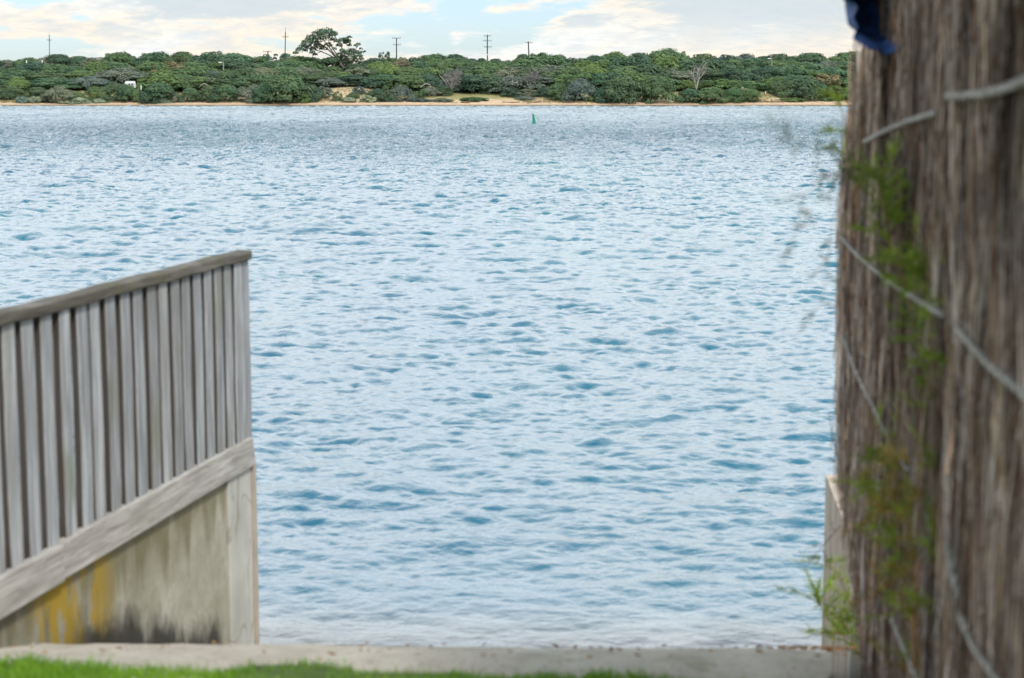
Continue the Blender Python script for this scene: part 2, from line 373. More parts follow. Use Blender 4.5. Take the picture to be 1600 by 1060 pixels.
def mat_water():
    m = Mat('sea_water'); p = m.pos(); s = m.sep(p)
    n1 = m.noise(m.vec('World', (1, 1.5, 1), rot=(0, 0, .25)), 9.0, 4, .6, .3)
    n2 = m.noise(m.vec('World', (1, .45, 1), rot=(0, 0, -.1)), 3.0, 4, .65, .3)
    far = m.smooth(s[1], 22, 130)
    gp = m.smooth(m.noise(m.vec('World', (1, .40, 1)), .055, 4, .6, .5), .36, .62, .55, 1.25)
    bd = m.math('ADD', .30, m.math('MULTIPLY', m.math('MULTIPLY', m.smooth(s[1], 60, 110), m.smooth(s[1], 210, 130)), .45))
    n3 = m.noise(m.vec('World', (1, .30, 1), rot=(0, 0, .08)), .9, 4, .6, .3)
    hf = m.math('ADD', m.math('MULTIPLY', n2, m.math('MULTIPLY', bd, gp)), m.math('MULTIPLY', n3, .5))
    h = m.math('ADD', m.math('MULTIPLY', n1, .013), m.math('MULTIPLY', hf, far))
    b = m.n('ShaderNodeBump'); m.put(b.inputs['Height'], h); b.inputs['Strength'].default_value = 1.0; b.inputs['Distance'].default_value = 1.0
    nrm = b.outputs[0]
    lw = m.n('ShaderNodeLayerWeight'); m.put(lw.inputs['Normal'], nrm); lw.inputs['Blend'].default_value = .5
    facing = lw.outputs['Facing']                      # 0 when looked at square on, 1 at grazing
    refl = m.ramp(facing, [(.40, .05), (.60, .24), (.73, .55), (.84, .78), (.97, .82)])
    gl = m.n('ShaderNodeBsdfGlossy'); gl.inputs['Color'].default_value = (1, 1, 1, 1); gl.inputs['Roughness'].default_value = .07; m.put(gl.inputs['Normal'], nrm)
    df = m.n('ShaderNodeBsdfDiffuse'); m.put(df.inputs['Normal'], nrm)
    deep = m.ramp(m.noise(m.vec('World', (1, .35, 1)), .06, 3, .5), [(.35, (.003, .090, .160)), (.65, (.006, .135, .185))])
    wash = m.smooth(m.math('ADD', m.math('ADD', s[1], m.math('MULTIPLY', s[0], .10)), m.math('MULTIPLY', m.noise(m.vec('World', (.7, 2.2, 1)), 2.0, 5, .6), 1.6)), 11.6, 10.2)
    deep = m.mix(wash, deep, (.70, .72, .74))
    m.put(df.inputs['Color'], deep)
    tr = m.n('ShaderNodeBsdfTransparent'); tr.inputs[0].default_value = (.86, .92, .90, 1)
    edge = m.math('ADD', s[1], m.math('MULTIPLY', s[0], .10))
    dep = m.smooth(edge, 9.6, 11.0)
    mx = m.n('ShaderNodeMixShader'); m.put(mx.inputs[0], dep); m.put(mx.inputs[1], tr.outputs[0]); m.put(mx.inputs[2], df.outputs[0])
    m2 = m.n('ShaderNodeMixShader'); m.put(m2.inputs[0], refl); m.put(m2.inputs[1], mx.outputs[0]); m.put(m2.inputs[2], gl.outputs[0])
    m.t.links.new(m2.outputs[0], m.out.inputs[0]); return m.m
def build_water():
    A = fft_tile(14.0, 1024, 1, (.30, .95), .66, .045, 4.0, .13)
    B = fft_tile(37.0, 1024, 2, (-.12, .99), 2.6, .16, 4.3, .15)
    T3 = fft_tile(5.3, 512, 3, (.45, .89), .26, .04, 4.0, .25)
    ys = [8.9]
    while ys[-1] < 356: ys.append(ys[-1] + max(.024, .0023 * ys[-1]))
    ys = np.array(ys)
    a = np.arange(-.37, .3701, .0013); o = []; q = .371; st = .0016
    while q < 1.25: o.append(q); st *= 1.10; q += st
    o = np.array(o); a = np.concatenate([-o[::-1], a, o])
    Y, Aa = np.meshgrid(ys, a, indexing='ij'); X = Aa * Y
    wx = X + 0.6 * vnoise(X / 5, Y / 5, 31); wy = Y + .8 * vnoise(X / 6, Y / 6, 32)
    h1, dx1, dy1 = samp(A, 14.0, wx, wy, .22); h2, dx2, dy2 = samp(B, 37.0, X, Y, -.17)
    gust = .55 + .95 * vnoise(X / 16, Y / 30, 21) * (.6 + .8 * vnoise(X / 4, Y / 7, 22)) + .55 * np.exp(-((Y - 120) / 45) ** 2)
    shore = np.clip((Y - 9.2) / 3.2, 0, 1) ** 1.0; shore = .22 + .78 * shore
    lee = np.clip((353 - Y) / 12, .3, 1)
    s1 = .235 * gust * shore * lee; s2 = .075 * shore * lee
    wide = np.clip((.9 - np.abs(Aa)) / .4, 0, 1)
    s1 = s1 * wide; s2 = s2 * wide
    grow = 1.04 + .38 * np.clip((Y - 13) / 14, 0, 1) + .9 * np.clip((Y - 30) / 90, 0, 1.6); s1 = s1 * grow; s2 = s2 * (1.1 + 2.8 * np.clip((Y - 18) / 70, 0, 1.3))
    Z = h1 * s1 + h2 * s2
    h3, dx3, dy3 = samp(T3, 5.3, wx, wy, .5); s3 = .115 * gust * shore * wide * np.clip((80 - Y) / 40, 0, 1) * (1 + .5 * np.clip((Y - 13) / 20, 0, 1)); Z = Z + h3 * s3
    ch = 1.15
    X2 = X + ch * (dx1 * s1 + dx2 * s2); Y2 = Y + ch * (dy1 * s1 + dy2 * s2)
    v = np.stack([X2, Y2, Z], -1).reshape(-1, 3)
    me = np_mesh('water', v, grid_faces(len(ys), len(a)), M_WATER)
    tag(link('water', me), kind='structure')
    # calm outer sheets left and right of the near water
    xs = np.linspace(0, 1, 8); mb = MB()
M_WATER = mat_water(); build_water()

# ------------------------------------------------------------------ foreground: balustrade on the ramp wall
VP = 1365.0
def fy(px): return 9.6 * (VP - 390.0) / (VP - px)          # distance of the balustrade plane at photo column px
def fpt(px, py): return P(px, py, fy(px))
_a = fpt(-300, 500); _b = fpt(390, 500); FT = Vector((_b.x - _a.x, _b.y - _a.y, 0)).normalized(); FN = Vector((FT.y, -FT.x, 0)); UZ = Vector((0, 0, 1))
Z_RAIL = P(390, 389, 9.6).z; Z_RAILB = P(390, 405, 9.6).z; Z_BEAM = P(388, 678, 9.6).z; Z_BEAMB = P(391, 723, 9.6).z
def mat_wood(name, lo, mid, hi, green=.35, axis='Z', edge=0.0):
    m = Mat(name); rd = m.rnd()
    sc_ = {'Z': (9, 9, .55), 'L': (1.0, 1.0, 13)}[axis]
    off = m.n('ShaderNodeCombineXYZ'); m.put(off.inputs[0], m.math('MULTIPLY', rd, 37.0)); m.put(off.inputs[1], m.math('MULTIPLY', rd, 11.0)); m.put(off.inputs[2], m.math('MULTIPLY', rd, 5.0))
    va = m.n('ShaderNodeVectorMath', operation='ADD'); m.put(va.inputs[0], m.pos()); m.put(va.inputs[1], off.outputs[0])
    mp = m.n('ShaderNodeMapping'); m.put(mp.inputs[0], va.outputs[0]); mp.inputs['Scale'].default_value = sc_
    g = m.noise(mp.outputs[0], 3.2, 8, .68, .5); big = m.noise(va.outputs[0], 2.1, 4, .6)
    col = m.ramp(g, [(.30, lo), (.5, mid), (.68, hi)])
    tone = m.ramp(rd, [(0, (.82, .80, .78)), (.5, (1, 1, 1)), (1, (1.08, 1.06, 1.02))])
    col = m.mix(1.0, col, tone, 'MULTIPLY')
    col = m.mix(m.math('MULTIPLY', m.smooth(big, .50, .72), green), col, (.13, .145, .045))
    crack = m.smooth(m.noise(mp.outputs[0], 7.0, 6, .7, 1.2), .66, .74)
    col = m.mix(m.math('MULTIPLY', crack, .55), col, (.06, .045, .035))
    if edge:  # board sides painted near-black to stand in for shade in the gaps
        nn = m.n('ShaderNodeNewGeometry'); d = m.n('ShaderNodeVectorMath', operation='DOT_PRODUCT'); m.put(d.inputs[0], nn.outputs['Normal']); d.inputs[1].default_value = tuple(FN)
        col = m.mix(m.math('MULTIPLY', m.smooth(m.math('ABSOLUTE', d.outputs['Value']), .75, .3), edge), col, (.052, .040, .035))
    return m.pbr(col, .85, m.bump(g, .5, .006), .2)
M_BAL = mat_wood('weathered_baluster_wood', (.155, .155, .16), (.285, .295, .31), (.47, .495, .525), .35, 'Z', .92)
M_RAIL = mat_wood('mossy_rail_wood', (.06, .055, .045), (.12, .11, .092), (.21, .195, .18), .7, 'L')
M_BEAM = mat_wood('weathered_beam_wood', (.24, .225, .205), (.41, .395, .375), (.58, .57, .55), .15, 'L')
def mat_wall():
    m = Mat('stained_wall_concrete'); p = m.pos(); s = m.sep(p)
    h = m.math('SUBTRACT', s[2], m.math('MULTIPLY', m.math('SUBTRACT', 9.72, s[1]), .345))      # height above the ramp
    st = m.noise(m.vec('World', (3, 3, .30)), 1.9, 5, .6); a = m.noise(m.vec('World'), 2.6, 5, .6); b = m.noise(m.vec('World'), 40, 3, .6)
    col = m.ramp(a, [(.3, (.24, .23, .17)), (.55, (.36, .345, .285)), (.75, (.46, .45, .39))])
    col = m.mix(m.math('MULTIPLY', m.smooth(st, .48, .68), .42), col, (.17, .15, .075))
    g2 = m.noise(m.vec('World', (1, 1, .8)), 16, 6, .75); col = m.mix(m.math('MULTIPLY', m.smooth(g2, .52, .68), .55), col, (.20, .185, .13)); col = m.mix(m.math('MULTIPLY', m.smooth(g2, .42, .30), .4), col, (.62, .60, .53))
    # run-off stains under the beam
    top = m.math('SUBTRACT', Z_BEAMB, s[2])
    t2 = m.math('ADD', top, m.math('MULTIPLY', m.math('SUBTRACT', st, .5), 1.1))
    col = m.mix(m.math('MULTIPLY', m.smooth(t2, .26, .0), .7), col, (.115, .10, .035))
    # yellow lichen patch at the nearer end
    yl = m.math('MULTIPLY', m.smooth(s[1], 7.90, 7.55), m.smooth(s[1], 6.95, 7.15)); yn = m.noise(m.vec('World', (3, 3, .9)), 2.6, 5, .65)
    yf = m.math('MULTIPLY', yl, m.smooth(yn, .36, .50)); col = m.mix(m.math('MULTIPLY', yf, .92), col, (.34, .225, .02))
    # black algae along the foot
    bn = m.noise(m.vec('World', (2, 2, 1)), 3.0, 5, .65); hb = m.math('ADD', h, m.math('MULTIPLY', m.math('SUBTRACT', bn, .5), .42))
    bl = m.math('MULTIPLY', m.smooth(hb, .22, .05), m.smooth(s[1], 7.2, 7.6)); bl = m.math('MULTIPLY', bl, m.smooth(s[1], 9.15, 9.0))
    col = m.mix(m.math('MULTIPLY', bl, .92), col, (.022, .021, .018))
    return m.pbr(col, .9, m.bump(b, .35, .006), .25)
M_WALL = mat_wall()
def mat_pier():
    m = Mat('cracked_pier_render'); a = m.noise(m.vec('World', (1, 1, .6)), 3.4, 5, .6); b = m.noise(m.vec('World'), 50, 3, .6)
    col = m.ramp(a, [(.3, (.34, .335, .30)), (.7, (.50, .50, .46))])
    cr = m.noise(m.vec('World', (2.2, 2.2, .8), loc=(2, 3, 1)), 1.7, 3, .5, 1.0); line = m.smooth(m.math('ABSOLUTE', m.math('SUBTRACT', cr, .5)), .022, .004)
    col = m.mix(m.math('MULTIPLY', line, .38), col, (.13, .085, .06))
    return m.pbr(col, .9, m.bump(b, .3, .006), .2)
M_PIER = mat_pier(); M_TAN = simple('tan_sandstone_edge', (.36, .31, .25), .9, .22, 6)

def along(px, off=0.0, z=0.0):
    p = fpt(px, 500); return Vector((p.x, p.y, z)) + FN * off
NEAR_PX = -330
root = empty('timber_balustrade', along(390, 0, Z_BEAMB), 'weathered grey timber balustrade with upright boards on the stained concrete wall', 'balustrade')
mb = MB(); a = along(NEAR_PX, -.008, 0); b = along(385.5, -.008, 0); b = b + FT * .0
zc = (Z_RAIL + Z_RAILB) / 2; n = 26
mb.prism(Vector((a.x, a.y, zc)), FN, UZ, Vector((b.x - a.x, b.y - a.y, 0)), rect(.046, (Z_RAIL - Z_RAILB) / 2 * .9, .006), None, n, lambda t: (0, (math.sin(t * 23) + math.sin(t * 57 + 1)) * .0022, 1))
mb.build('top_rail', M_RAIL, root)
# under-rail nailing strip behind the boards
mb = MB(); a = along(NEAR_PX, -.035, Z_RAILB - .06); b = along(386, -.035, Z_RAILB - .06)
mb.prism(a, FN, UZ, b - a, rect(.016, .045, .004)); mb.build('rail_batten', M_BAL, root)
mb = MB(); a = along(NEAR_PX, -.035, Z_BEAM + .05); b = along(386, -.035, Z_BEAM + .05)
mb.prism(a, FN, UZ, b - a, rect(.016, .045, .004)); mb.build('rail_batten', M_BAL, root)
edges = [17.6, 47, 75, 103, 131.5, 152, 176, 198, 219, 240.6, 258, 276.5, 294, 311, 327, 343, 359, 373, 386]
more = [17.6 - 29.6 * i - .55 * i * i for i in range(11, 0, -1)]
rb = random.Random(5)
for i, e in enumerate(more + edges):
    Yr = fy(e); wd = .104 if e < 380 else .118
    pr = along(e, 0, 0); cen = pr - FT * (wd / 2)
    lean = rb.uniform(-.006, .006); bow = rb.uniform(-.008, .008)
    mb = MB(); z0 = Z_BEAM - .03; z1 = Z_RAILB + .002
    o = Vector((cen.x, cen.y, z0)) + FN * rb.uniform(-.003, .003)
    mb.prism(o, FT, FN, Vector((0, 0, z1 - z0)) + FT * lean, rect(wd / 2 * rb.uniform(.95, 1.02), .0185, .004), None, 10, lambda t: (bow * math.sin(PI * t), 0, 1))
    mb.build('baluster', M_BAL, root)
# slanted bottom beam in two lengths
def beam(pa, pb, offn, slant, dz=0):
    mb = MB(); A = along(pa, offn); B = along(pb, offn); d = B - A
    vs = []
    hw = .024
    for (q, zz, sl) in ((A, Z_BEAMB, 0), (A, Z_BEAM, 0), (B, Z_BEAM, -slant), (B, Z_BEAMB, slant)):
        for sgn in (-1, 1): vs.append(Vector((q.x, q.y, zz + dz)) + FN * hw * sgn + FT * sl)
    mb.add(vs, [(0, 1, 3, 2), (2, 3, 5, 4), (4, 5, 7, 6), (6, 7, 1, 0), (1, 7, 5, 3), (0, 2, 4, 6)])
    o = mb.build('bottom_beam', M_BEAM, root); bv = o.modifiers.new('b', 'BEVEL'); bv.width = .006; bv.segments = 2; return o
beam(72, 383.5, .014, .022); beam(NEAR_PX, 71.2, .022, 0, -.004)

wall = empty('ramp_side_wall', along(300, -.05, 0), 'stained concrete wall with yellow lichen and black algae under the timber balustrade', 'wall')
mb = MB(); A = along(NEAR_PX, -.075); B = along(346, -.075)
mb.prism(Vector((A.x, A.y, -1.6)), FT, FN, Vector((0, 0, 1.6 + Z_BEAMB - .004)), [(0, -.075), ((B - A).length, -.075), ((B - A).length, .075), (0, .075)])
# lower footing course visible at the nearer end
mb.build('wall_panel', M_WALL, wall)
mb = MB(); A = along(NEAR_PX, 0); B = along(12, 0)
zt = P(60, 966, fy(60)).z - .06
mb.prism(Vector((A.x, A.y, -.5)) + FN * .012, FT, FN, Vector((0, 0, zt + .5)), [(0, -.012), ((B - A).length + .12, -.012), ((B - A).length, .012), (0, .012)])
mb.build('footing_course', M_PIER, wall)
mb = MB(); A = along(346.3, -.068); B = along(384, -.068)
L_ = (B - A).length
mb.prism(Vector((A.x, A.y, -1.6)), FT, FN, Vector((0, 0, 1.6 + Z_BEAMB - .003)), [(0, -.075), (L_, -.075), (L_, .078), (.01, .086), (0, .08)])
mb.build('end_pier', M_PIER, wall)
mb = MB(); A = along(384.2, -.068); B = along(393, -.068); L_ = (B - A).length
mb.prism(Vector((A.x, A.y, -1.6)), FT, FN, Vector((0, 0, 1.6 + Z_BEAMB - .008)), [(0, -.075), (L_, -.075), (L_ , .06), (L_ - .02, .084), (0, .084)])
mb.build('edge_strip', M_TAN, wall)

# ------------------------------------------------------------------ right ramp wall
def rz(px, py, Y): return P(px, py, Y).z
def mat_rwall():
    m = Mat('pale_right_wall'); a = m.noise(m.vec('World', (2, 2, .7)), 3.0, 5, .6); st = m.noise(m.vec('World', (6, 6, .4)), 2.4, 5, .6)
    col = m.ramp(a, [(.3, (.38, .31, .24)), (.7, (.58, .50, .42))]); col = m.mix(m.math('MULTIPLY', m.smooth(st, .5, .65), .45), col, (.22, .17, .12))
    return m.pbr(col, .9, m.bump(a, .3, .01), .2)
M_RW = mat_rwall()
rw = empty('pale_ramp_wall', (1.72, 9.5, 0), 'pale tan concrete wall end standing behind the foot of the brushwood fence', 'wall')
A = Vector((1.50, 7.0, 0)); B = Vector((P(1290, 740, 9.6).x, 9.6, 0)); RT = (B - A).normalized(); RN = Vector((-RT.y, RT.x, 0))
ztop = rz(1295, 742, 9.6)
mb = MB(); Lw = (B - A).length
prof = [(0, -.17), (Lw, -.17), (Lw, -.012), (Lw - .015, 0), (0, 0)]
mb.prism(Vector((A.x, A.y, -1.5)), RT, RN, Vector((0, 0, 1.5 + ztop)), prof); mb.build('wall_panel', M_RW, rw)
mb = MB(); A2 = A + RT * .55
mb.box((A2.x + RN.x * .03, A2.y + RN.y * .03, ztop / 2 - .4), RT * .045, RN * .028, (0, 0, ztop / 2 + .55), chamfer=.006); mb.build('corner_post', simple('white_washed_post', (.62, .58, .52), .85, .2, 7), rw)

# ------------------------------------------------------------------ brushwood fence
VB = 1050.0
def by(px): return 7.5 * 262.0 / (px - VB)
BA = Vector((P(1312, 500, 7.5).x, 7.5, 0)); BB = Vector((P(1900, 500, by(1900)).x, by(1900), 0)); BT = (BB - BA).normalized(); BN = Vector((BT.y, -BT.x, 0))
if BN.x > 0: BN = -BN                                      # towards the ramp / camera side
BL = (BB - BA).length
def s_of(px): return (Vector((P(px, 500, by(px)).x, by(px), 0)) - BA).length
def mat_brush():
    m = Mat('brushwood_sticks'); at = m.n('ShaderNodeAttribute'); at.attribute_name = 'tint'
    g = m.noise(m.vec('World', (30, 30, 3)), 3, 4, .6); blot = m.noise(m.vec('World', (2.2, 2.2, .30)), 2.6, 5, .65)
    col = m.mix(1.0, at.outputs['Color'], m.ramp(g, [(.25, (.7, .68, .68)), (.75, (1.25, 1.22, 1.2))]), 'MULTIPLY')
    col = m.mix(1.0, col, m.ramp(blot, [(.36, (.22, .20, .23)), (.5, (.95, .90, .88)), (.64, (1.75, 1.70, 1.66))]), 'MULTIPLY')
    return m.pbr(col, .95, None, .15)
M_BR = mat_brush()
PAL = [(.30, .215, .17), (.38, .30, .24), (.21, .155, .13), (.44, .39, .34), (.52, .47, .43), (.15, .11, .105), (.34, .27, .25), (.45, .32, .20), (.27, .22, .23)]
def top_z(s): return np.interp(s, [0, .1, 3, 8], [3.72, 3.80, 3.84, 3.86])
def brush(name, s0, s1, seed, count, parent, edge=None, zfloor=lambda s: .3):
    r = random.Random(seed); mb = MB(); FW = 2.2; clumps = [(r.uniform(s0, s1), r.uniform(-.028, .04)) for _ in range(int((s1 - s0) * 6))]
    for i in range(count):
        s = r.uniform(s0, s1); layer = r.random()
        nn = .028 - .14 * (1 - layer) ** 1.2 + r.uniform(-.01, .01)
        c = min(clumps, key=lambda q: abs(q[0] - s)); nn += .6 * c[1] * max(0, 1 - abs(c[0] - s) / .16)
        zb = zfloor(s) + r.uniform(-.2, 2.9); L = r.uniform(.14, .62); zt = min(zb + L, float(top_z(s)) + r.uniform(-.12, .06))
        if zt - zb < .15: zb = zt - r.uniform(.3, .8)
        lean = r.gauss(0, .16); lean_n = r.gauss(0, .05); rad = r.uniform(.0022, .0052) * (1.0 if r.random() > .06 else 1.7)
        pts = []; k = 4; wob = r.uniform(-.012, .012)
        for j in range(k + 1):
            t = j / k; z = zb + (zt - zb) * t
            e = edge(z) if edge else 0.0
            ss = s + lean * (t - .5) * L + wob * math.sin(PI * t) + e * max(0, 1 - (s - s0) / FW)
            q = BA + BT * ss + BN * (nn + lean_n * (t - .5) * L); pts.append(Vector((q.x, q.y, z)))
        col = r.choice(PAL); f = r.choice((r.uniform(.28, .6), r.uniform(.7, 1.2), r.uniform(1.1, 1.8))); f *= .32 + 1.2 * float(vnoise(s * 11, zb * 1.1, 51 + seed)) ** 1.1 * (.7 + .6 * float(vnoise(s * 33, zb * 4, 55))); col = tuple(min(.75, x * f * q_) for x, q_ in zip(col, (1.62, 1.19, .98)))
        mb.tube(pts, [rad, rad * 1.0, rad * .9, rad * .75, rad * .4], 3, col, cap=False)
    for i in range(count // 3):                                  # loose fine twigs standing off the face
        s = r.uniform(s0, s1) if r.random() > .12 else s0 + r.uniform(-.05, .35); zb = zfloor(s) + r.uniform(-.1, 3.0); L = r.uniform(.12, .45); zt = min(zb + L, float(top_z(s)) + .1)
        ln = r.gauss(0, .30); e = edge(zb) if edge else 0.0; ss = s + e * max(0, 1 - (s - s0) / FW); nn = r.uniform(.03, .062)
        a, b = (BA + BT * (ss + ln * L * (q - .5)) + BN * (nn + r.uniform(-.01, .012)) for q in (0, 1))
        mid = (a + b) / 2 + BT * r.uniform(-.015, .015); c = r.choice([(.55, .50, .45), (.12, .09, .08), (.40, .30, .20), (.62, .58, .54), (.22, .16, .13)]); f = r.uniform(.7, 1.2)
        mb.tube([Vector((a.x, a.y, zb)), Vector((mid.x, mid.y, (zb + zt) / 2)), Vector((b.x, b.y, zt))], [.0019, .0016, .0010], 3, tuple(x * f for x in c), cap=False)
    return mb.build(name, M_BR, parent)
def edge_far(z):
    # photo outline of the fence's far end, as a shift along the fence
    zs = [rz(1312, y, 7.5) for y in (1060, 1000, 850, 700, 400, 300, 200, 100, 0)]; pxs = [1440, 1425, 1372, 1334, 1327, 1333, 1344, 1366, 1394]
    px = float(np.interp(z, zs, pxs)); return (px - 1312) / 35.0
bf = empty('brushwood_fence', (BA.x, BA.y, .4), 'tall brown brushwood fence wired in bundles, blurred along the right edge', 'fence')
S1 = s_of(1484); S2 = s_of(1497)
zfl = lambda s: float(ramp_z(1.2, 7.5 - s * .99)) - .25 if 7.5 - s * .99 < 9 else 0
brush('brush_panel', .02, S1, 1, 19000, bf, edge_far, zfl)
brush('brush_panel', S2, BL, 2, 22000, bf, None, zfl)
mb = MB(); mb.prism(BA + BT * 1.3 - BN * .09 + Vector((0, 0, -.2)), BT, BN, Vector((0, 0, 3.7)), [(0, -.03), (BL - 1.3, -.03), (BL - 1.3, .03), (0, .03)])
mb.build('core_shade_slab', simple('brush_core_shade', (.05, .036, .03), .95, .35, 25), bf)  # core slab stops see-through; its dark colour stands in for shade between sticks
mb = MB(); q = BA + BT * (S1 + S2) / 2 - BN * .03; mb.prism(Vector((q.x, q.y, 0)), BT, BN, Vector((0, 0, rz(1490, 500, by(1490)))), rect(.045, .02, .008)); mb.build('gap_shade_strip', simple('painted_gap_shade', (.04, .032, .03), .9, .3, 12), bf)  # added dark strip, painted as the shade in the gap between the panels

M_WIRE = simple('twisted_galvanised_wire', (.34, .315, .28), .8, .5, 30, .3, .1)
def wire(pix, rad, off=.068):
    P0 = [BA + BT * s_of(px + off * F / by(px)) + BN * off for px, py in pix]
    pts = [Vector((q.x, q.y, rz(px, py, q.y))) for q, (px, py) in zip(P0, pix)]
    out = []
    for i in range(len(pts) - 1):
        for j in range(10): out.append(pts[i].lerp(pts[i + 1], j / 10))
    out.append(pts[-1])
    # smooth, then two strands twisted round one another
    for _ in range(12): out = [out[0]] + [(out[i - 1] + out[i] * 2 + out[i + 1]) / 4 for i in range(1, len(out) - 1)] + [out[-1]]
    fin = []
    for i in range(len(out) - 1):
        for j in range(3): fin.append(out[i].lerp(out[i + 1], j / 3))
    fin.append(out[-1]); mb = MB()
    for ph in (0, PI):
        acc = 0; tw = []
        for i, p in enumerate(fin):
            if i: acc += (p - fin[i - 1]).length
            t = acc / .045 * 2 * PI / 2 + ph; tw.append(p + UZ * math.cos(t) * rad * 1.25 + BN * math.sin(t) * rad * 1.25)
        mb.tube(tw, rad, 5)
    return mb.build('wire', M_WIRE, bf)
wire([(1316, 372), (1338, 398), (1390, 440), (1440, 470), (1478, 492)], 0.0043)
wire([(1502, 512), (1530, 545), (1560, 575), (1600, 605), (1650, 650), (1720, 690)], 0.0051)
wire([(1320, 525), (1345, 585), (1375, 640), (1405, 700), (1432, 735)], 0.0041)
wire([(1345, 222), (1375, 205), (1410, 190), (1456, 176)], 0.0041)
wire([(1472, 150), (1500, 150), (1550, 143), (1600, 122), (1680, 100)], 0.0050)
wire([(1498, 850), (1508, 895), (1518, 930)], 0.0047)
wire([(1522, 960), (1545, 1010), (1585, 1060), (1640, 1120)], 0.0043)
wire([(1412, 965), (1432, 1010), (1458, 1065)], 0.0038)

# blue tarpaulin scrap over the far top corner of the fence
def tarp():
    m = Mat('blue_tarpaulin'); a = m.noise(m.vec('World'), 14, 5, .65, .8)
    mat = m.pbr(m.ramp(a, [(.30, (.010, .022, .06)), (.48, (.025, .07, .23)), (.60, (.05, .14, .38)), (.72, (.34, .34, .34))]), .5, m.bump(a, 1.0, .03), .4)
    nu, nv = 40, 60; r = np.random.RandomState(2); u = np.linspace(0, 1, nu); v = np.linspace(0, 1, nv); U, V = np.meshgrid(u, v, indexing='ij')
    # wraps round the end: front side, round the tip, back side
    z0 = rz(1330, 98, 7.4); z1 = rz(1330, -60, 7.4)
    ang = (U - .5) * 2.6; wid = .50 * np.sin(np.clip(V * .85 + .03, 0, 1) * PI) ** .55
    tipx = np.interp(V, [0, .15, .4, .65, 1], [1390, 1375, 1371, 1375, 1388])
    S = (tipx - 1312) / 35.0
    sx = S + wid * (1 - np.cos(ang)) * .9; nn = .03 + .15 * np.sin(ang) * (1 + .3 * V)
    fold = (vnoise(U * 7, V * 9, 41) - .5) * .07 + (vnoise(U * 11, V * 12, 42) - .5) * .03
    nn = nn + fold * np.sin(ang) * 1.2; sx = sx + fold * .35
    Z = z0 + (z1 - z0) * V + (vnoise(U * 6, V * 0 + 3, 43) - .5) * .05 * (1 - V)
    X = BA.x + BT.x * sx + BN.x * nn; Y = BA.y + BT.y * sx + BN.y * nn
    me = np_mesh('blue_tarpaulin', np.stack([X, Y, Z], -1).reshape(-1, 3), grid_faces(nu, nv), mat)
    o = tag(link('blue_tarpaulin', me), 'crumpled dark blue tarpaulin scrap draped over the top corner of the brushwood fence', 'tarpaulin')
    sd_ = o.modifiers.new('t', 'SOLIDIFY'); sd_.thickness = .004
tarp()

# ------------------------------------------------------------------ plants growing through the fence
def mat_leaf(name, lo, hi, trans=.25):
    m = Mat(name); at = m.n('ShaderNodeAttribute'); at.attribute_name = 'tint'
    col = m.mix(1.0, m.ramp(m.noise(m.vec('World'), 6, 3, .6), [(.35, lo), (.65, hi)]), at.outputs['Color'], 'MULTIPLY')
    p = m.n('ShaderNodeBsdfPrincipled'); m.put(p.inputs['Base Color'], col); p.inputs['Roughness'].default_value = .65; p.inputs['Specular IOR Level'].default_value = .2
    t = m.n('ShaderNodeBsdfTranslucent'); m.put(t.inputs[0], col); mx = m.n('ShaderNodeMixShader'); mx.inputs[0].default_value = trans
    m.put(mx.inputs[1], p.outputs[0]); m.put(mx.inputs[2], t.outputs[0]); m.t.links.new(mx.outputs[0], m.out.inputs[0]); return m.m
M_NEED = mat_leaf('fine_needle_foliage', (.16, .23, .03), (.36, .48, .07), .4)
M_DRY = mat_leaf('dried_needle_foliage', (.30, .19, .05), (.46, .34, .10), .3)
M_NEEDD = mat_leaf('dull_needle_foliage', (.05, .075, .03), (.10, .13, .05), .3)
M_TWIG = simple('brown_twig_bark', (.26, .13, .055), .85, .3, 20); M_TWIGD = simple('dark_dry_twig', (.10, .06, .06), .9, .3, 20)
def spray(mbl, mbt, pix, seed, n_side, L, nl=.05, dens=1.0, rad=.002, droop=.1, wn=.0022):
    "a curved stem through photo points (px, py, Y) with needle-clad side shoots"
    r = random.Random(seed); ctl = [P(*q) for q in pix]; pts = []
    for i in range(len(ctl) - 1):
        for j in range(8): pts.append(ctl[i].lerp(ctl[i + 1], j / 8))
    pts.append(ctl[-1])
    for _ in range(6): pts = [pts[0]] + [(pts[i - 1] + pts[i] * 2 + pts[i + 1]) / 4 for i in range(1, len(pts) - 1)] + [pts[-1]]
    mbt.tube(pts, [rad * (1 - .7 * i / len(pts)) for i in range(len(pts))], 5)
    for q in range(n_side):
        i = r.randrange(1, len(pts) - 1); d = (pts[i + 1] - pts[i]).normalized(); side = Vector((r.gauss(0, 1), r.gauss(0, .6), r.gauss(.1, .6))).normalized()
        dirn = (d * .8 + side * .9).normalized(); l = L * r.uniform(.4, 1.1); st = [pts[i]]; 
        for k in range(6): dirn = (dirn + Vector((0, 0, -droop * .25)) + Vector((r.gauss(0, .08),) * 3)).normalized(); st.append(st[-1] + dirn * l / 6)
        mbt.tube(st, [rad * .35 * (1 - k / 8) for k in range(len(st))], 3, cap=False)
        for z in range(int(30 * dens)):
            t = r.uniform(.05, 1) * 5.99; a = int(t); p = st[a].lerp(st[a + 1], t - a); dd = (st[a + 1] - st[a]).normalized()
            nd = (dd * .9 + Vector((r.gauss(0, .6), r.gauss(0, .6), r.gauss(0, .6)))).normalized(); w_ = nd.cross(Vector((r.gauss(0, 1), r.gauss(0, 1), r.gauss(0, 1)))).normalized() * wn
            e = p + nd * nl * r.uniform(.6, 1.2); f = r.uniform(.6, 1.35); mbl.add([p - w_, p + w_, e], [(0, 1, 2)], (f, f, f * .9))
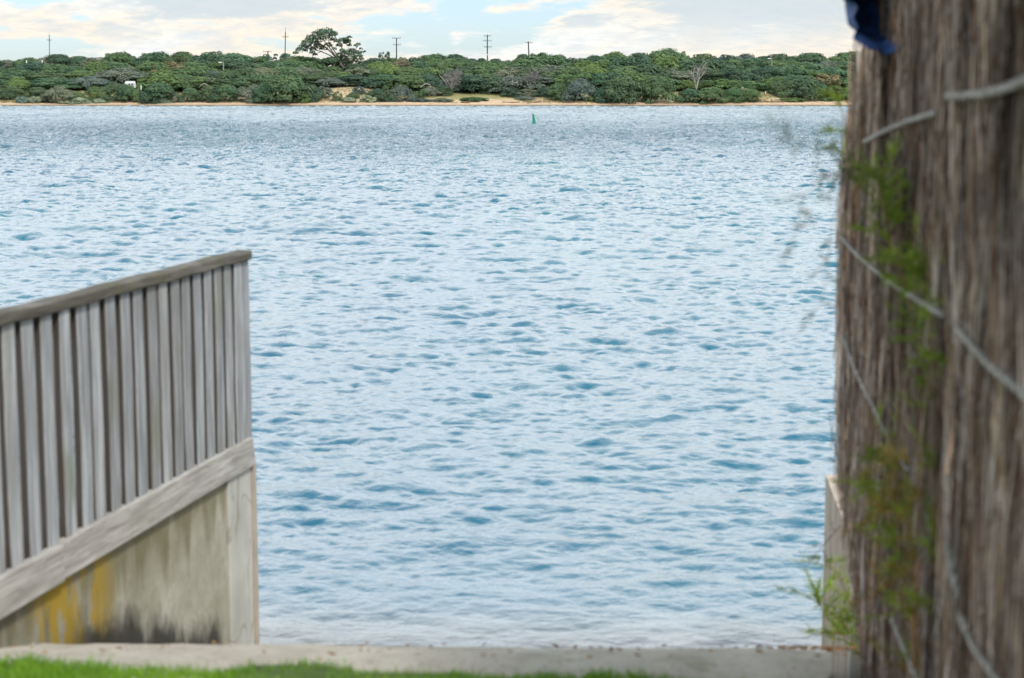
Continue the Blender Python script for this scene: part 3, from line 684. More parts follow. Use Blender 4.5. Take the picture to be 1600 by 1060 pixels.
def plant(name, label, cat, sprays, ml, mt, base, group=None):
    t = empty(name, base, label, cat, group); L_, T_ = MB(), MB()
    for a in sprays: spray(L_, T_, **a)
    T_.build('stem', mt, t); L_.build('foliage', ml, t); return t
def offY(px, d=.12): return by(px) * (1 - 0) - d if px > 1312 else 7.3
plant('climbing_shrub', 'feathery green shrub with brown stems growing up the front of the brushwood fence', 'shrub', [
    dict(pix=[(1478, 1090, 4.2), (1470, 900, 4.2), (1462, 760, 4.3), (1500, 660, 4.2), (1530, 560, 4.1)], seed=1, n_side=16, L=.13, rad=.008, nl=.05),
    dict(pix=[(1440, 1085, 4.6), (1435, 950, 4.6), (1440, 820, 4.7), (1475, 700, 4.5), (1482, 600, 4.4)], seed=2, n_side=34, L=.15, rad=.007, nl=.05),
    dict(pix=[(1475, 700, 4.4), (1465, 600, 4.5), (1440, 520, 4.7), (1410, 440, 4.9), (1385, 350, 5.0), (1370, 260, 5.0)], seed=3, n_side=60, L=.13, rad=.003, nl=.05, dens=1.0),
    dict(pix=[(1482, 600, 4.4), (1490, 520, 4.4), (1470, 460, 4.5), (1430, 400, 4.7)], seed=4, n_side=40, L=.13, rad=.003, nl=.05, dens=1.0),
    dict(pix=[(1440, 900, 4.6), (1410, 840, 5.0), (1370, 790, 5.3), (1345, 730, 5.6)], seed=5, n_side=27, L=.14, rad=.003, nl=.05, dens=.9),
    dict(pix=[(1450, 860, 4.5), (1400, 780, 4.9), (1390, 680, 5.1)], seed=6, n_side=21, L=.14, rad=.003, nl=.05),
    dict(pix=[(1470, 620, 4.3), (1510, 540, 4.1), (1500, 460, 4.2)], seed=8, n_side=14, L=.12, rad=.003, nl=.05, dens=1.0),
    ], M_NEED, M_TWIG, P(1475, 1090, 4.2))
plant('dried_climber', 'dried orange brown branching climber tangled on the lower brushwood fence', 'climber', [
    dict(pix=[(1432, 1080, 4.5), (1428, 960, 4.5), (1440, 850, 4.6), (1462, 760, 4.5), (1500, 690, 4.3), (1525, 655, 4.2)], seed=31, n_side=12, L=.16, rad=.006, dens=.8),
    dict(pix=[(1440, 850, 4.6), (1400, 800, 4.9), (1360, 800, 5.2), (1335, 830, 5.4)], seed=32, n_side=10, L=.14, rad=.003, dens=.9),
    dict(pix=[(1440, 900, 4.6), (1405, 900, 4.9), (1370, 930, 5.1)], seed=33, n_side=9, L=.14, rad=.003, dens=.9),
    dict(pix=[(1462, 760, 4.5), (1430, 720, 4.7), (1390, 720, 4.9)], seed=34, n_side=9, L=.13, rad=.003, dens=.8)], M_DRY, M_TWIG, P(1432, 1080, 4.5))
plant('fence_foot_shrub', 'small bright green needle-leaved shrub at the foot of the pale wall end', 'shrub', [
    dict(pix=[(1345, 1000, 7.2), (1320, 975, 7.2), (1295, 960, 7.1), (1270, 935, 7.0)], seed=11, n_side=18, L=.18, rad=.003, nl=.05, dens=1.4),
    dict(pix=[(1348, 1010, 7.2), (1325, 930, 7.2), (1305, 890, 7.1), (1280, 870, 7.0)], seed=12, n_side=11, L=.16, rad=.003, nl=.05),
    dict(pix=[(1348, 1030, 7.1), (1330, 1000, 7.1), (1300, 985, 7.1)], seed=13, n_side=11, L=.15, rad=.003, nl=.05, dens=1.2),
    ], M_NEED, M_TWIG, P(1348, 1030, 7.2))
plant('green_sprig', 'thin bright green sprig sticking out past the fence in front of the beach', 'sprig', [
    dict(pix=[(1352, 300, 6.9), (1330, 240, 6.8), (1318, 190, 6.7), (1308, 130, 6.6)], seed=14, n_side=9, L=.11, rad=.002, nl=.05, dens=1.5)], M_NEED, M_TWIG, P(1352, 300, 6.9))
plant('drooping_sprig', 'faint drooping dark green sprig hanging over the water beside the fence', 'sprig', [
    dict(pix=[(1350, 300, 5.0), (1310, 250, 4.6), (1270, 215, 4.3), (1230, 215, 4.0)], seed=15, n_side=12, L=.09, rad=.0012, nl=.045, dens=.7, wn=.0009),
    dict(pix=[(1322, 262, 4.7), (1275, 280, 4.3), (1245, 330, 4.1), (1240, 390, 4.0)], seed=16, n_side=10, L=.08, rad=.0011, nl=.045, dens=.7, wn=.0009),
    dict(pix=[(1322, 262, 4.9), (1305, 330, 4.7), (1295, 400, 4.6), (1285, 470, 4.5), (1230, 545, 4.3)], seed=17, n_side=8, L=.07, rad=.0012, nl=.04, dens=.6, wn=.0009)], M_NEEDD, M_TWIGD, P(1350, 300, 5.0))
plant('dry_twig', 'bare reddish dry twig poking out low beside the pale wall end', 'twig', [
    dict(pix=[(1340, 800, 7.2), (1310, 825, 7.1), (1290, 848, 7.0), (1270, 872, 6.9)], seed=18, n_side=5, L=.09, rad=.0035, nl=.02, dens=.2),
    dict(pix=[(1325, 760, 7.2), (1308, 715, 7.1), (1300, 680, 7.1), (1295, 645, 7.0)], seed=19, n_side=4, L=.08, rad=.003, nl=.02, dens=.2)], M_TWIGD, M_TWIGD, P(1340, 800, 7.2))

# ------------------------------------------------------------------ grass and litter
def grass():
    r = np.random.RandomState(4); n = 90000
    X = r.uniform(-3.0, 1.6, n); Y = r.uniform(3.3, 5.7, n); e = lawn_edge(X); dd = e - Y
    keep = (dd > 0) | (r.rand(n) < np.exp(dd * 30) * .5); keep &= ~((X > -2.35 + 0 * Y) & (dd < -.12)); 
    keep &= (X < .85 + .3 * r.rand(n)) | (r.rand(n) < .25)
    X, Y = X[keep], Y[keep]; n = len(X); Z = ramp_z(X, Y) + .005
    hgt = r.uniform(.014, .036, n) * (.7 + .8 * vnoise(X * 3, Y * 3, 15)); a = r.uniform(0, 2 * PI, n); wd = r.uniform(.0015, .003, n)
    lx = r.normal(0, .35, n) * hgt; ly = r.normal(0, .35, n) * hgt
    cx, cy = np.cos(a) * wd, np.sin(a) * wd
    v = np.zeros((n, 5, 3)); v[:, 0] = np.stack([X - cx, Y - cy, Z], 1); v[:, 1] = np.stack([X + cx, Y + cy, Z], 1)
    v[:, 2] = np.stack([X + cx * .8 + lx * .4, Y + cy * .8 + ly * .4, Z + hgt * .6], 1); v[:, 3] = np.stack([X - cx * .8 + lx * .4, Y - cy * .8 + ly * .4, Z + hgt * .6], 1)
    v[:, 4] = np.stack([X + lx, Y + ly, Z + hgt], 1)
    i = np.arange(n)[:, None] * 5; f = np.concatenate([i + np.array([0, 1, 2]), i + np.array([0, 2, 3]), i + np.array([3, 2, 4])], 0)
    m = Mat('lawn_grass'); t = m.noise(m.vec('World'), 2.6, 4, .6); u = m.noise(m.vec('World'), 60, 2, .5)
    col = m.ramp(t, [(.3, (.08, .20, .008)), (.55, (.17, .36, .014)), (.75, (.28, .38, .04))]); col = m.mix(m.smooth(u, .55, .7), col, (.22, .24, .06))
    p = m.n('ShaderNodeBsdfPrincipled'); m.put(p.inputs['Base Color'], col); p.inputs['Roughness'].default_value = .6; tt = m.n('ShaderNodeBsdfTranslucent'); m.put(tt.inputs[0], col)
    mx = m.n('ShaderNodeMixShader'); mx.inputs[0].default_value = .35; m.put(mx.inputs[1], p.outputs[0]); m.put(mx.inputs[2], tt.outputs[0]); m.t.links.new(mx.outputs[0], m.out.inputs[0])
    tag(link('lawn_grass', np_mesh('lawn_grass', v.reshape(-1, 3), f, m.m, False)), 'short bright green lawn grass along the near edge of the concrete ramp', 'grass', kind='stuff')
    # dead leaves where the ramp meets the fence
    rr = random.Random(8); mb = MB()
    for q in range(420):
        if q < 260: x = rr.gauss(1.22, .13); y = rr.gauss(6.9, .5)
        else: x = rr.uniform(-2.0, 1.5); y = rr.uniform(5.2, 9.4)
        if x > 1.6 or x < np.interp(y, [5.2, 9.4], [-2.1, -1.35]): continue
        z = float(ramp_z(x, y)) + .018; s = rr.uniform(.008, .02); c = rr.choice([(.20, .09, .03), (.14, .07, .03), (.26, .15, .06)])
        a = rr.uniform(0, 6.3); d = Vector((math.cos(a), math.sin(a), rr.uniform(-.3, .3))) * s; e = Vector((-math.sin(a), math.cos(a), rr.uniform(-.3, .5))) * s * .5; o = Vector((x, y, z))
        mb.add([o - d, o + e, o + d, o - e], [(0, 1, 2, 3)], c)
    m = Mat('dead_leaf'); at = m.n('ShaderNodeAttribute'); at.attribute_name = 'tint'; m.pbr(at.outputs['Color'], .9)
    tag(mb.build('leaf_litter', m.m), 'scattered brown dead leaves lying on the concrete ramp', 'leaf litter', kind='stuff')
grass()

# ------------------------------------------------------------------ far shore vegetation
def mat_crown(name, lo, mid, hi, sat=1.0):
    m = Mat(name); at = m.n('ShaderNodeAttribute'); at.attribute_name = 'tint'; rd = m.rnd()
    n1 = m.noise(m.vec('World', (1, 1, 1.3)), .55, 4, .6)
    col = m.ramp(n1, [(.25, lo), (.5, mid), (.78, hi)])
    col = m.mix(1.0, col, at.outputs['Color'], 'MULTIPLY')
    col = m.mix(1.0, col, m.ramp(rd, [(0, (.72, .80, .86)), (.35, (1.0, .98, .92)), (.7, (1.22, 1.10, .82)), (1, (.88, .98, 1.05))]), 'MULTIPLY')
    p = m.n('ShaderNodeBsdfPrincipled'); m.put(p.inputs['Base Color'], col); p.inputs['Roughness'].default_value = .75; p.inputs['Specular IOR Level'].default_value = .15
    m.t.links.new(p.outputs[0], m.out.inputs[0]); return m.m
MC = dict(
    green=mat_crown('tea_tree_foliage', (0.051, 0.099, 0.064), (0.088, 0.150, 0.079), (0.148, 0.209, 0.098)),
    dark=mat_crown('dark_scrub_foliage', (0.044, 0.084, 0.065), (0.070, 0.118, 0.076), (0.113, 0.162, 0.091)),
    light=mat_crown('light_green_foliage', (0.063, 0.116, 0.055), (0.099, 0.165, 0.069), (0.149, 0.218, 0.089)),
    purple=mat_crown('grey_purple_scrub', (0.093, 0.129, 0.107), (0.144, 0.178, 0.146), (0.215, 0.245, 0.194)),
    brown=mat_crown('brown_dying_foliage', (0.103, 0.110, 0.069), (0.167, 0.156, 0.101), (0.233, 0.202, 0.138)),
    silver=mat_crown('silver_saltbush_foliage', (0.162, 0.224, 0.178), (0.249, 0.320, 0.258), (0.346, 0.406, 0.333)),
    gum=mat_crown('gum_tree_foliage', (0.043, 0.080, 0.052), (0.070, 0.116, 0.065), (0.109, 0.160, 0.080)))
M_BARK = simple('grey_scrub_bark', (.17, .145, .12), .9, .3, 3); M_DEAD = simple('bleached_dead_wood', (.36, .34, .31), .9, .25, 2)

def leaf_cloud(rs, cen, rad, n, leaf, tint, flat=.75, under=.25):
    "n leaf-clump faces scattered over one lobe; returns verts (n*4,3), tints"
    d = rs.normal(size=(n, 3)); d[:, 2] = np.where(d[:, 2] < -under * np.abs(d[:, 2]).max() * .3, -d[:, 2], d[:, 2]); d /= np.linalg.norm(d, axis=1)[:, None]
    r = rad * (1 - .22 * rs.rand(n) ** 1.5) * (1 + .10 * np.sin(d[:, 0] * 7 + d[:, 1] * 5 + cen[0] * 3) + .08 * np.sin(d[:, 2] * 11 + cen[1] * 4))
    p = cen + d * r[:, None] * np.array([1, 1, flat])
    nrm = d + rs.normal(size=(n, 3)) * .20; nrm[:, 2] += .22; nrm /= np.linalg.norm(nrm, axis=1)[:, None]
    t = np.cross(nrm, rs.normal(size=(n, 3))); t /= np.linalg.norm(t, axis=1)[:, None]; b = np.cross(nrm, t)
    sz = leaf * (.55 + .9 * rs.rand(n))[:, None]
    q = np.stack([p - t * sz, p - b * sz * .55, p + t * sz, p + b * sz * .55], 1)
    f = tint * (.85 + .3 * rs.rand(n))
    return q, f
_ico = None
def crown_mesh(name, seed, mat, style='dome', leaf=.045, dens=1.0):
    "unit crown: width 2 (x from -1 to 1), height 1 above z = 0"
    rs = np.random.RandomState(seed); Q = []; T = []
    lobes = []
    if style == 'dome':
        for i in range(30):
            a = rs.uniform(0, 2 * PI); e = rs.uniform(0, 1) ** .8; th = e * PI / 2
            R = .76; c = np.array([math.cos(a) * math.cos(th) * R, math.sin(a) * math.cos(th) * R * .9, .02 + math.sin(th) * .74 * (.9 + .18 * rs.rand())]); lobes.append((c, rs.uniform(.22, .40)))
        lobes.append((np.array([0, 0, .3]), .66))
    elif style == 'flat':                    # wide, flat-topped, layered
        for i in range(42):
            a = rs.uniform(0, 2 * PI); q = math.sqrt(rs.rand()) * .84; hgt = .68 - .40 * q ** 2 + rs.uniform(-.26, .14)
            lobes.append((np.array([math.cos(a) * q, math.sin(a) * q * .9, hgt]), rs.uniform(.18, .32)))
        lobes.append((np.array([-.25, 0, .28]), .48)); lobes.append((np.array([.3, 0, .25]), .45))
    elif style == 'ragged':                  # sparse and twiggy outline
        for i in range(38):
            a = rs.uniform(0, 2 * PI); q = math.sqrt(rs.rand()) * .85; lobes.append((np.array([math.cos(a) * q, math.sin(a) * q, rs.uniform(.08, .92 - .35 * q * q)]), rs.uniform(.10, .22)))
        lobes.append((np.array([0, 0, .26]), .5))
    else:                                    # round
        for i in range(36):
            d = rs.normal(size=3); d /= np.linalg.norm(d); lobes.append((np.array([d[0] * .72, d[1] * .7, .48 + d[2] * .36]), rs.uniform(.18, .32)))
        lobes.append((np.array([0, 0, .45]), .55))
    for c, r in lobes:
        n = int(95 * dens * (r / .25) ** 1.6); tint = rs.uniform(.80, 1.16)
        q, f = leaf_cloud(rs, c, r, n, leaf, tint, .8 if r < .4 else .9); Q.append(q); T.append(f)
    Q = np.concatenate(Q); T = np.concatenate(T); n = len(Q)
    Q[..., 2] = np.maximum(Q[..., 2], -.06)
    faces = np.arange(n * 4).reshape(n, 4)
    me = np_mesh(name, Q.reshape(-1, 3), faces, mat, False)
    a = me.attributes.new('tint', 'FLOAT_COLOR', 'FACE'); nf = len(me.polygons)
    cc = np.ones((nf, 4), np.float32); cc[:, :3] = T[:nf, None]; a.data.foreach_set('color', cc.ravel()); return me
def branches(seed, h=1.0, n=6, spread=.5, r0=.035, depth=2, k=4, twig=5):
    r = random.Random(seed); mb = MB()
    def go(p, d, L, rad, lev):
        pts = [p]; 
        for i in range(5):
            d = (d + Vector((r.gauss(0, .13), r.gauss(0, .13), r.gauss(.03, .08)))).normalized(); pts.append(pts[-1] + d * L / 5)
        mb.tube(pts, [rad * (1 - .55 * i / 5) for i in range(6)], k, cap=False)
        if lev < depth:
            for q in range(twig):
                t = r.uniform(.35, 1) * 4.99; a = int(t); pp = pts[a].lerp(pts[a + 1], t - a)
                go(pp, (d + Vector((r.gauss(0, .7), r.gauss(0, .7), r.gauss(.1, .4)))).normalized(), L * r.uniform(.4, .7), rad * .5, lev + 1)
    for i in range(n):
        a = 2 * PI * i / n + r.uniform(-.4, .4); go(Vector((0, 0, 0)), Vector((math.cos(a) * spread, math.sin(a) * spread, 1)).normalized(), h * r.uniform(.55, .8), r0, 0)
    return mb
PROTO = {}
for ki, (kd, mt) in enumerate(MC.items()):
    if kd == 'gum': continue
    for st in ('dome', 'flat', 'ragged', 'round'):
        PROTO[(kd, st)] = [(st, ki * 10 + q) for q in range(2 if kd in ('green', 'dark') else 1)]
_made = {}
def crown_for(kd, st, i):
    opts = PROTO[(kd, st)]; key = (kd,) + opts[i % len(opts)]
    if key not in _made: _made[key] = crown_mesh(kd + '_crown', key[2] + 100 * ('dome', 'flat', 'ragged', 'round').index(st), MC[kd], st, dens=2.4, leaf=.037)
    return _made[key]
_trunk = [branches(70 + i, .62, 5, .7, .028, 1, 4, 2).mesh('trunk', M_BARK) for i in range(3)]
# the photo's skyline
LAND = [(77, 'the pale mast'), (204, 'the white caravan'), (446, 'the tall thin pole'), (513, 'the spreading gum tree'), (619, 'the two-arm power pole'), (762, 'the three-arm power pole'), (826, 'the leaning pole'), (1084, 'the bare white dead tree'), (1206, 'the pale lamp post')]
ORD = ['', 'first', 'second', 'third', 'fourth', 'fifth', 'sixth', 'seventh', 'eighth', 'ninth', 'tenth']
KADJ = dict(green='green', dark='dark green', light='light green', purple='greyish purple', brown='brown', silver='silvery green')
SADJ = dict(dome='domed', flat='flat-topped', ragged='ragged', round='rounded')
ROWS = {}
def trees(row, phrase, Y, items, noun='tree', group=None):
    "items: (px, photo y of the top, photo width, kind, style, [base photo y])"
    items = sorted(items); ROWS[row] = items; cols = [q[0] for q in items]; used = {}
    for i, it in enumerate(items):
        px, py, wd, kd, st = it[:5]; rr = random.Random(row * 1000 + i); y = Y + rr.uniform(-2.2, 2.2)
        if row >= 4 and len(it) > 5 and it[5]:
            for yy in np.arange(355.5, 374, .25):
                y = float(yy); gq = float(far_z(X_at(px, y), y))
                if P(px, it[5] - 2.0, y).z <= gq: break
        if len(it) > 6: y = it[6]
        top = P(px, py, y); gx = top.x; gz = float(far_z(gx, y)); h = top.z - gz + .1
        if len(it) > 5 and it[5]:
            b = P(px, it[5], y).z; gz = min(gz, b) if b < gz else gz; h = top.z - gz
        h = max(h, 1.2); half = wd * sc(y) / 2 * (1.6 if row <= 3 else 1.15)
        lx, ln = min(LAND, key=lambda q: abs(q[0] - px))
        if px < lx: k = sum(1 for c in cols if px <= c < lx); lab = f"{ORD[min(k, 10)]} left of {ln}"
        else: k = sum(1 for c in cols if lx <= c <= px); lab = f"{ORD[min(k, 10)]} right of {ln}"
        lab = f"{KADJ[kd]} {SADJ[st]} {noun} {phrase}, {lab}"
        t = empty(('tree' if noun == 'tree' else noun), (gx, y, gz - .15), lab, noun, group)
        cz = h * (.30 if noun == 'tree' and st != 'ragged' else .04)
        if row <= 1: cz = h * .12
        c = link('crown' if noun == 'tree' else 'foliage', crown_for(kd, st, i), t); c.matrix_parent_inverse.identity()
        c.location = (0, 0, 0 if noun != 'tree' else h * .03); c.scale = (half, half * rr.uniform(.75, .95), (h - c.location.z) / .98)
        c.rotation_euler = (0, 0, rr.choice([0, PI]) + rr.uniform(-.4, .4))
        if noun == 'tree':
            q = link('trunk', _trunk[i % 3], t); q.matrix_parent_inverse.identity(); q.scale = (h * .8, h * .8, h); q.rotation_euler = (0, 0, rr.uniform(0, 6))
g, d, l, p_, b_, s_ = 'green', 'dark', 'light', 'purple', 'brown', 'silver'
D, FL, RG, RD = 'dome', 'flat', 'ragged', 'round'
# skyline
trees(0, 'on the skyline', 402, [(-95, 90, 70, g, D), (-38, 88, 60, d, FL), (12, 93, 50, p_, RG), (46, 91, 44, g, D), (70, 89, 40, p_, FL), (90, 86, 54, d, D), (122, 88, 36, d, D), (150, 88, 44, p_, FL), (186, 83, 46, g, D), (215, 86, 40, d, FL), (244, 83, 50, g, D), (284, 82, 46, d, D),
    (325, 80, 62, d, FL), (364, 84, 60, g, D), (398, 87, 46, g, FL), (432, 83, 46, d, RG), (470, 89, 56, g, D), (520, 90, 56, d, D), (585, 91, 40, d, D), (600, 80, 18, d, RG), (612, 92, 30, g, D), (650, 88, 34, d, FL), (677, 86, 46, g, D), (712, 86, 44, d, D), (738, 92, 24, d, D), (753, 92, 22, d, D),
    (775, 92, 24, d, D), (798, 93, 26, d, FL), (818, 85, 26, d, D), (846, 82, 50, g, RG), (870, 87, 34, g, D), (900, 89, 44, d, FL), (932, 88, 36, g, D), (962, 82, 44, g, D), (1000, 83, 40, d, D), (1042, 77, 54, g, D), (1065, 81, 26, g, RG), (1103, 82, 34, d, FL), (1142, 85, 44, d, FL),
    (1166, 86, 42, p_, D), (1196, 88, 34, d, D), (1222, 82, 40, d, FL), (1266, 83, 54, d, D), (1306, 89, 40, g, D), (1330, 82, 50, g, D), (1376, 86, 60, d, D), (1440, 84, 70, g, D)], group='trees along the skyline of the far shore')
# upper slope
trees(1, 'on the upper slope', 390, [(-70, 102, 80, g, D), (-15, 104, 60, d, D), (18, 104, 56, g, FL), (55, 98, 52, d, D), (85, 101, 50, g, D), (118, 104, 54, g, D), (150, 99, 50, l, D), (180, 97, 46, g, D), (205, 104, 48, p_, RG), (235, 96, 50, g, D), (266, 94, 54, b_, RG), (300, 97, 50, g, D), (330, 95, 44, g, FL),
    (362, 94, 52, d, D), (392, 98, 56, d, D), (425, 96, 50, g, D), (455, 95, 50, g, D), (485, 98, 50, l, D), (515, 104, 50, d, D), (560, 100, 50, d, D), (588, 98, 44, l, D), (606, 96, 36, g, D), (627, 93, 32, b_, D), (652, 95, 40, g, D), (676, 94, 36, l, D), (702, 93, 46, g, D), (730, 95, 46, g, D), (758, 97, 50, l, D),
    (786, 98, 44, g, D), (818, 92, 56, g, D), (850, 88, 66, g, D), (885, 98, 52, g, D), (915, 96, 48, l, D), (945, 94, 46, g, D), (975, 90, 50, g, D), (1008, 90, 48, d, D), (1040, 88, 56, l, D), (1075, 93, 50, g, D), (1110, 92, 66, d, D, 0, 383), (1148, 93, 50, g, D), (1180, 92, 44, g, D), (1208, 95, 40, g, D),
    (1232, 96, 50, g, D), (1262, 98, 56, g, D), (1293, 96, 38, p_, D), (1320, 96, 46, g, D), (1360, 98, 60, d, D), (1420, 98, 70, g, D)], group='trees on the upper slope of the far shore')
# middle of the slope
trees(2, 'on the middle slope', 379, [(-55, 114, 80, d, D), (0, 114, 56, g, D), (30, 110, 54, g, D), (62, 114, 52, d, D), (92, 114, 56, d, D), (125, 110, 52, g, D), (158, 114, 52, p_, RG), (190, 108, 66, p_, D), (222, 113, 46, d, D), (262, 111, 60, l, D), (296, 107, 58, g, D), (330, 112, 54, p_, D), (352, 112, 44, d, D),
    (384, 106, 58, d, D), (412, 107, 48, p_, D), (440, 104, 56, g, D), (472, 106, 56, p_, D), (500, 112, 44, d, D), (528, 112, 48, g, D), (556, 106, 54, p_, RG), (584, 108, 40, d, D), (606, 103, 54, l, D), (640, 106, 54, g, D), (672, 106, 46, g, D), (700, 108, 48, d, RG), (728, 106, 56, d, D), (762, 104, 60, g, D), (796, 106, 56, p_, D),
    (828, 104, 66, d, D), (862, 104, 60, p_, D), (890, 106, 46, g, D), (922, 103, 52, l, D), (950, 108, 40, d, RG), (985, 104, 54, g, D), (1014, 100, 52, d, D), (1046, 108, 54, p_, D), (1084, 112, 40, d, D), (1118, 110, 50, d, D), (1146, 104, 46, d, FL), (1174, 108, 50, g, D), (1205, 104, 50, d, D),
    (1234, 103, 50, g, D), (1262, 106, 60, l, FL), (1300, 106, 48, g, D), (1330, 108, 44, l, RG), (1375, 106, 60, g, D), (1430, 108, 70, d, D)], group='trees on the middle slope of the far shore')
# lower slope
trees(3, 'on the lower slope', 369, [(-50, 124, 80, g, D), (-5, 124, 56, d, D), (24, 122, 50, l, D, 156), (52, 128, 46, d, D), (80, 122, 56, g, D), (112, 126, 52, g, D), (140, 120, 50, p_, D), (168, 128, 46, d, D), (228, 128, 44, d, D), (256, 116, 66, l, D), (284, 118, 56, g, D), (314, 120, 46, g, D), (338, 122, 42, d, RG),
    (362, 124, 46, d, D), (392, 118, 50, g, D), (416, 116, 50, g, D), (450, 118, 58, g, D), (486, 116, 50, d, D), (516, 122, 46, p_, D), (552, 118, 48, d, D), (578, 120, 40, d, D), (600, 116, 50, g, D), (636, 118, 56, g, D), (668, 116, 40, d, D), (700, 122, 40, p_, RG, 0), (738, 118, 50, d, D), (768, 118, 56, d, D), (800, 120, 60, p_, D),
    (836, 118, 60, p_, RG), (866, 122, 44, d, D), (896, 112, 48, l, RG), (916, 120, 44, p_, D), (950, 114, 56, g, D), (982, 112, 60, l, D), (1010, 118, 46, g, D), (1040, 122, 46, g, D), (1074, 126, 36, l, D), (1104, 126, 44, d, D), (1134, 122, 60, l, FL), (1166, 126, 40, l, FL), (1196, 124, 36, d, D),
    (1208, 118, 26, l, RG), (1222, 120, 44, g, D), (1250, 118, 50, g, D), (1286, 114, 50, b_, RG), (1312, 126, 40, l, D), (1350, 120, 60, g, D), (1420, 120, 70, g, D)], group='trees on the lower slope of the far shore')
# front shrubs above the beach
trees(4, 'behind the beach', 360, [(-60, 138, 80, d, D, 163), (-8, 136, 52, d, D, 158), (20, 134, 40, d, D, 157), (60, 136, 52, d, D, 161), (92, 136, 56, p_, D, 163), (118, 142, 30, g, D, 162), (152, 136, 44, g, D, 161), (178, 130, 54, d, D, 159), (236, 140, 38, d, D, 163), (197, 131.8, 36, g, D, 158, 357.2), (216, 139, 26, g, D, 158, 357.0), (246, 128, 54, g, D, 163), (272, 144, 30, p_, D, 162), (296, 136, 34, g, D, 162),
    (326, 133, 38, d, D, 161), (352, 131, 46, g, D, 162), (378, 136, 30, p_, D, 161), (396, 138, 32, g, D, 162), (398, 133, 44, p_, D, 162), (444, 118, 82, g, D, 164), (414, 132, 46, g, D, 163), (472, 141, 38, l, D, 162), (484, 132, 46, d, D, 160), (506, 134, 36, p_, RG, 154), (526, 142, 18, g, RG, 160),
    (560, 134, 30, p_, RG, 148), (552, 144, 20, g, RD, 156), (590, 138, 36, d, D, 160), (605, 133, 34, d, RG, 158), (626, 134, 40, p_, D, 160), (654, 138, 26, l, RG, 158), (674, 136, 36, p_, D, 152), (692, 134, 36, d, D, 150), (716, 132, 34, d, D, 146), (742, 130, 44, d, D, 145), (774, 130, 48, d, D, 147), (800, 136, 34, d, D, 152),
    (826, 138, 40, p_, RG, 152), (850, 136, 34, d, D, 152), (872, 130, 34, g, RD, 159), (898, 136, 30, l, RG, 160), (908, 124, 50, p_, D, 161), (934, 142, 34, l, D, 161), (974, 118, 66, d, D, 162), (950, 132, 42, d, D, 162), (1004, 128, 30, d, D, 162), (1032, 121, 52, g, D, 163), (1078, 138, 46, g, D, 163), (1112, 136, 52, g, D, 163), (1146, 137, 44, l, D, 162),
    (1172, 138, 38, g, D, 162), (1164, 132, 22, s_, RG, 150), (1214, 128, 34, g, D, 148), (1232, 126, 40, d, D, 153), (1262, 122, 66, d, D, 156), (1302, 132, 34, l, RG, 156), (1330, 134, 40, l, D, 158), (1380, 130, 70, g, D, 160), (1440, 132, 70, d, D, 160)], noun='shrub', group='shrubs at the back of the far beach')
trees(5, 'low on the sand', 357.5, [(34, 150, 22, s_, RD, 163), (54, 150, 24, s_, RD, 163), (100, 154, 28, s_, D, 164), (124, 152, 36, s_, D, 164), (152, 154, 30, s_, D, 163), (255, 155, 28, s_, D, 164), (575, 148, 26, s_, RD, 162), (544, 155, 30, s_, D, 161), (586, 153, 14, s_, RD, 161), (887, 149, 22, s_, RD, 161), (1184, 131, 16, l, RG, 148, 366), (1242, 153, 40, l, FL, 160), (1294, 150, 30, l, FL, 159), (612, 150, 30, d, D, 161), (690, 152, 34, p_, FL, 161), (655, 153, 36, p_, FL, 161), (820, 149, 30, p_, FL, 158), (740, 152, 40, l, FL, 159)], noun='shrub', group='low shrubs growing on the sand')

# the wood carries on along the shore past both ends of the view
def far_wood():
    rs = np.random.RandomState(12); V = []; src = crown_mesh('wood_source', 900, MC['green'], 'dome', .05, .9); n = len(src.vertices); a = np.empty(n * 3, np.float32); src.vertices.foreach_get('co', a); a = a.reshape(-1, 3)
    for lo, hi in ((-520, -120), (1490, 1980)):
        for Yr, top in ((402, 87), (390, 98), (379, 109), (368, 121), (360, 137)):
            for px in np.arange(lo, hi, 42):
                y = Yr + rs.uniform(-2, 2); tp = P(px + rs.uniform(-10, 10), top + rs.uniform(-4, 4), y); gz = float(far_z(tp.x, y)); h = max(tp.z - gz, 1.2); half = 38 * sc(y) * rs.uniform(.8, 1.2)
                V.append(a * np.array([half * rs.choice([-1, 1]), half * .9, h]) + np.array([tp.x, y, gz]))
    bpy.data.meshes.remove(src); V = np.concatenate(V); k = len(V) // 4
    me = np_mesh('far_wood', V, np.arange(k * 4).reshape(k, 4), MC['green'], False); at = me.attributes.new('tint', 'FLOAT_COLOR', 'FACE'); c = np.ones((len(me.polygons), 4), np.float32); at.data.foreach_set('color', c.ravel())
    tag(link('far_wood', me), 'green coastal scrub continuing along the far shore beyond both ends of the view', 'wood', kind='stuff')
far_wood()

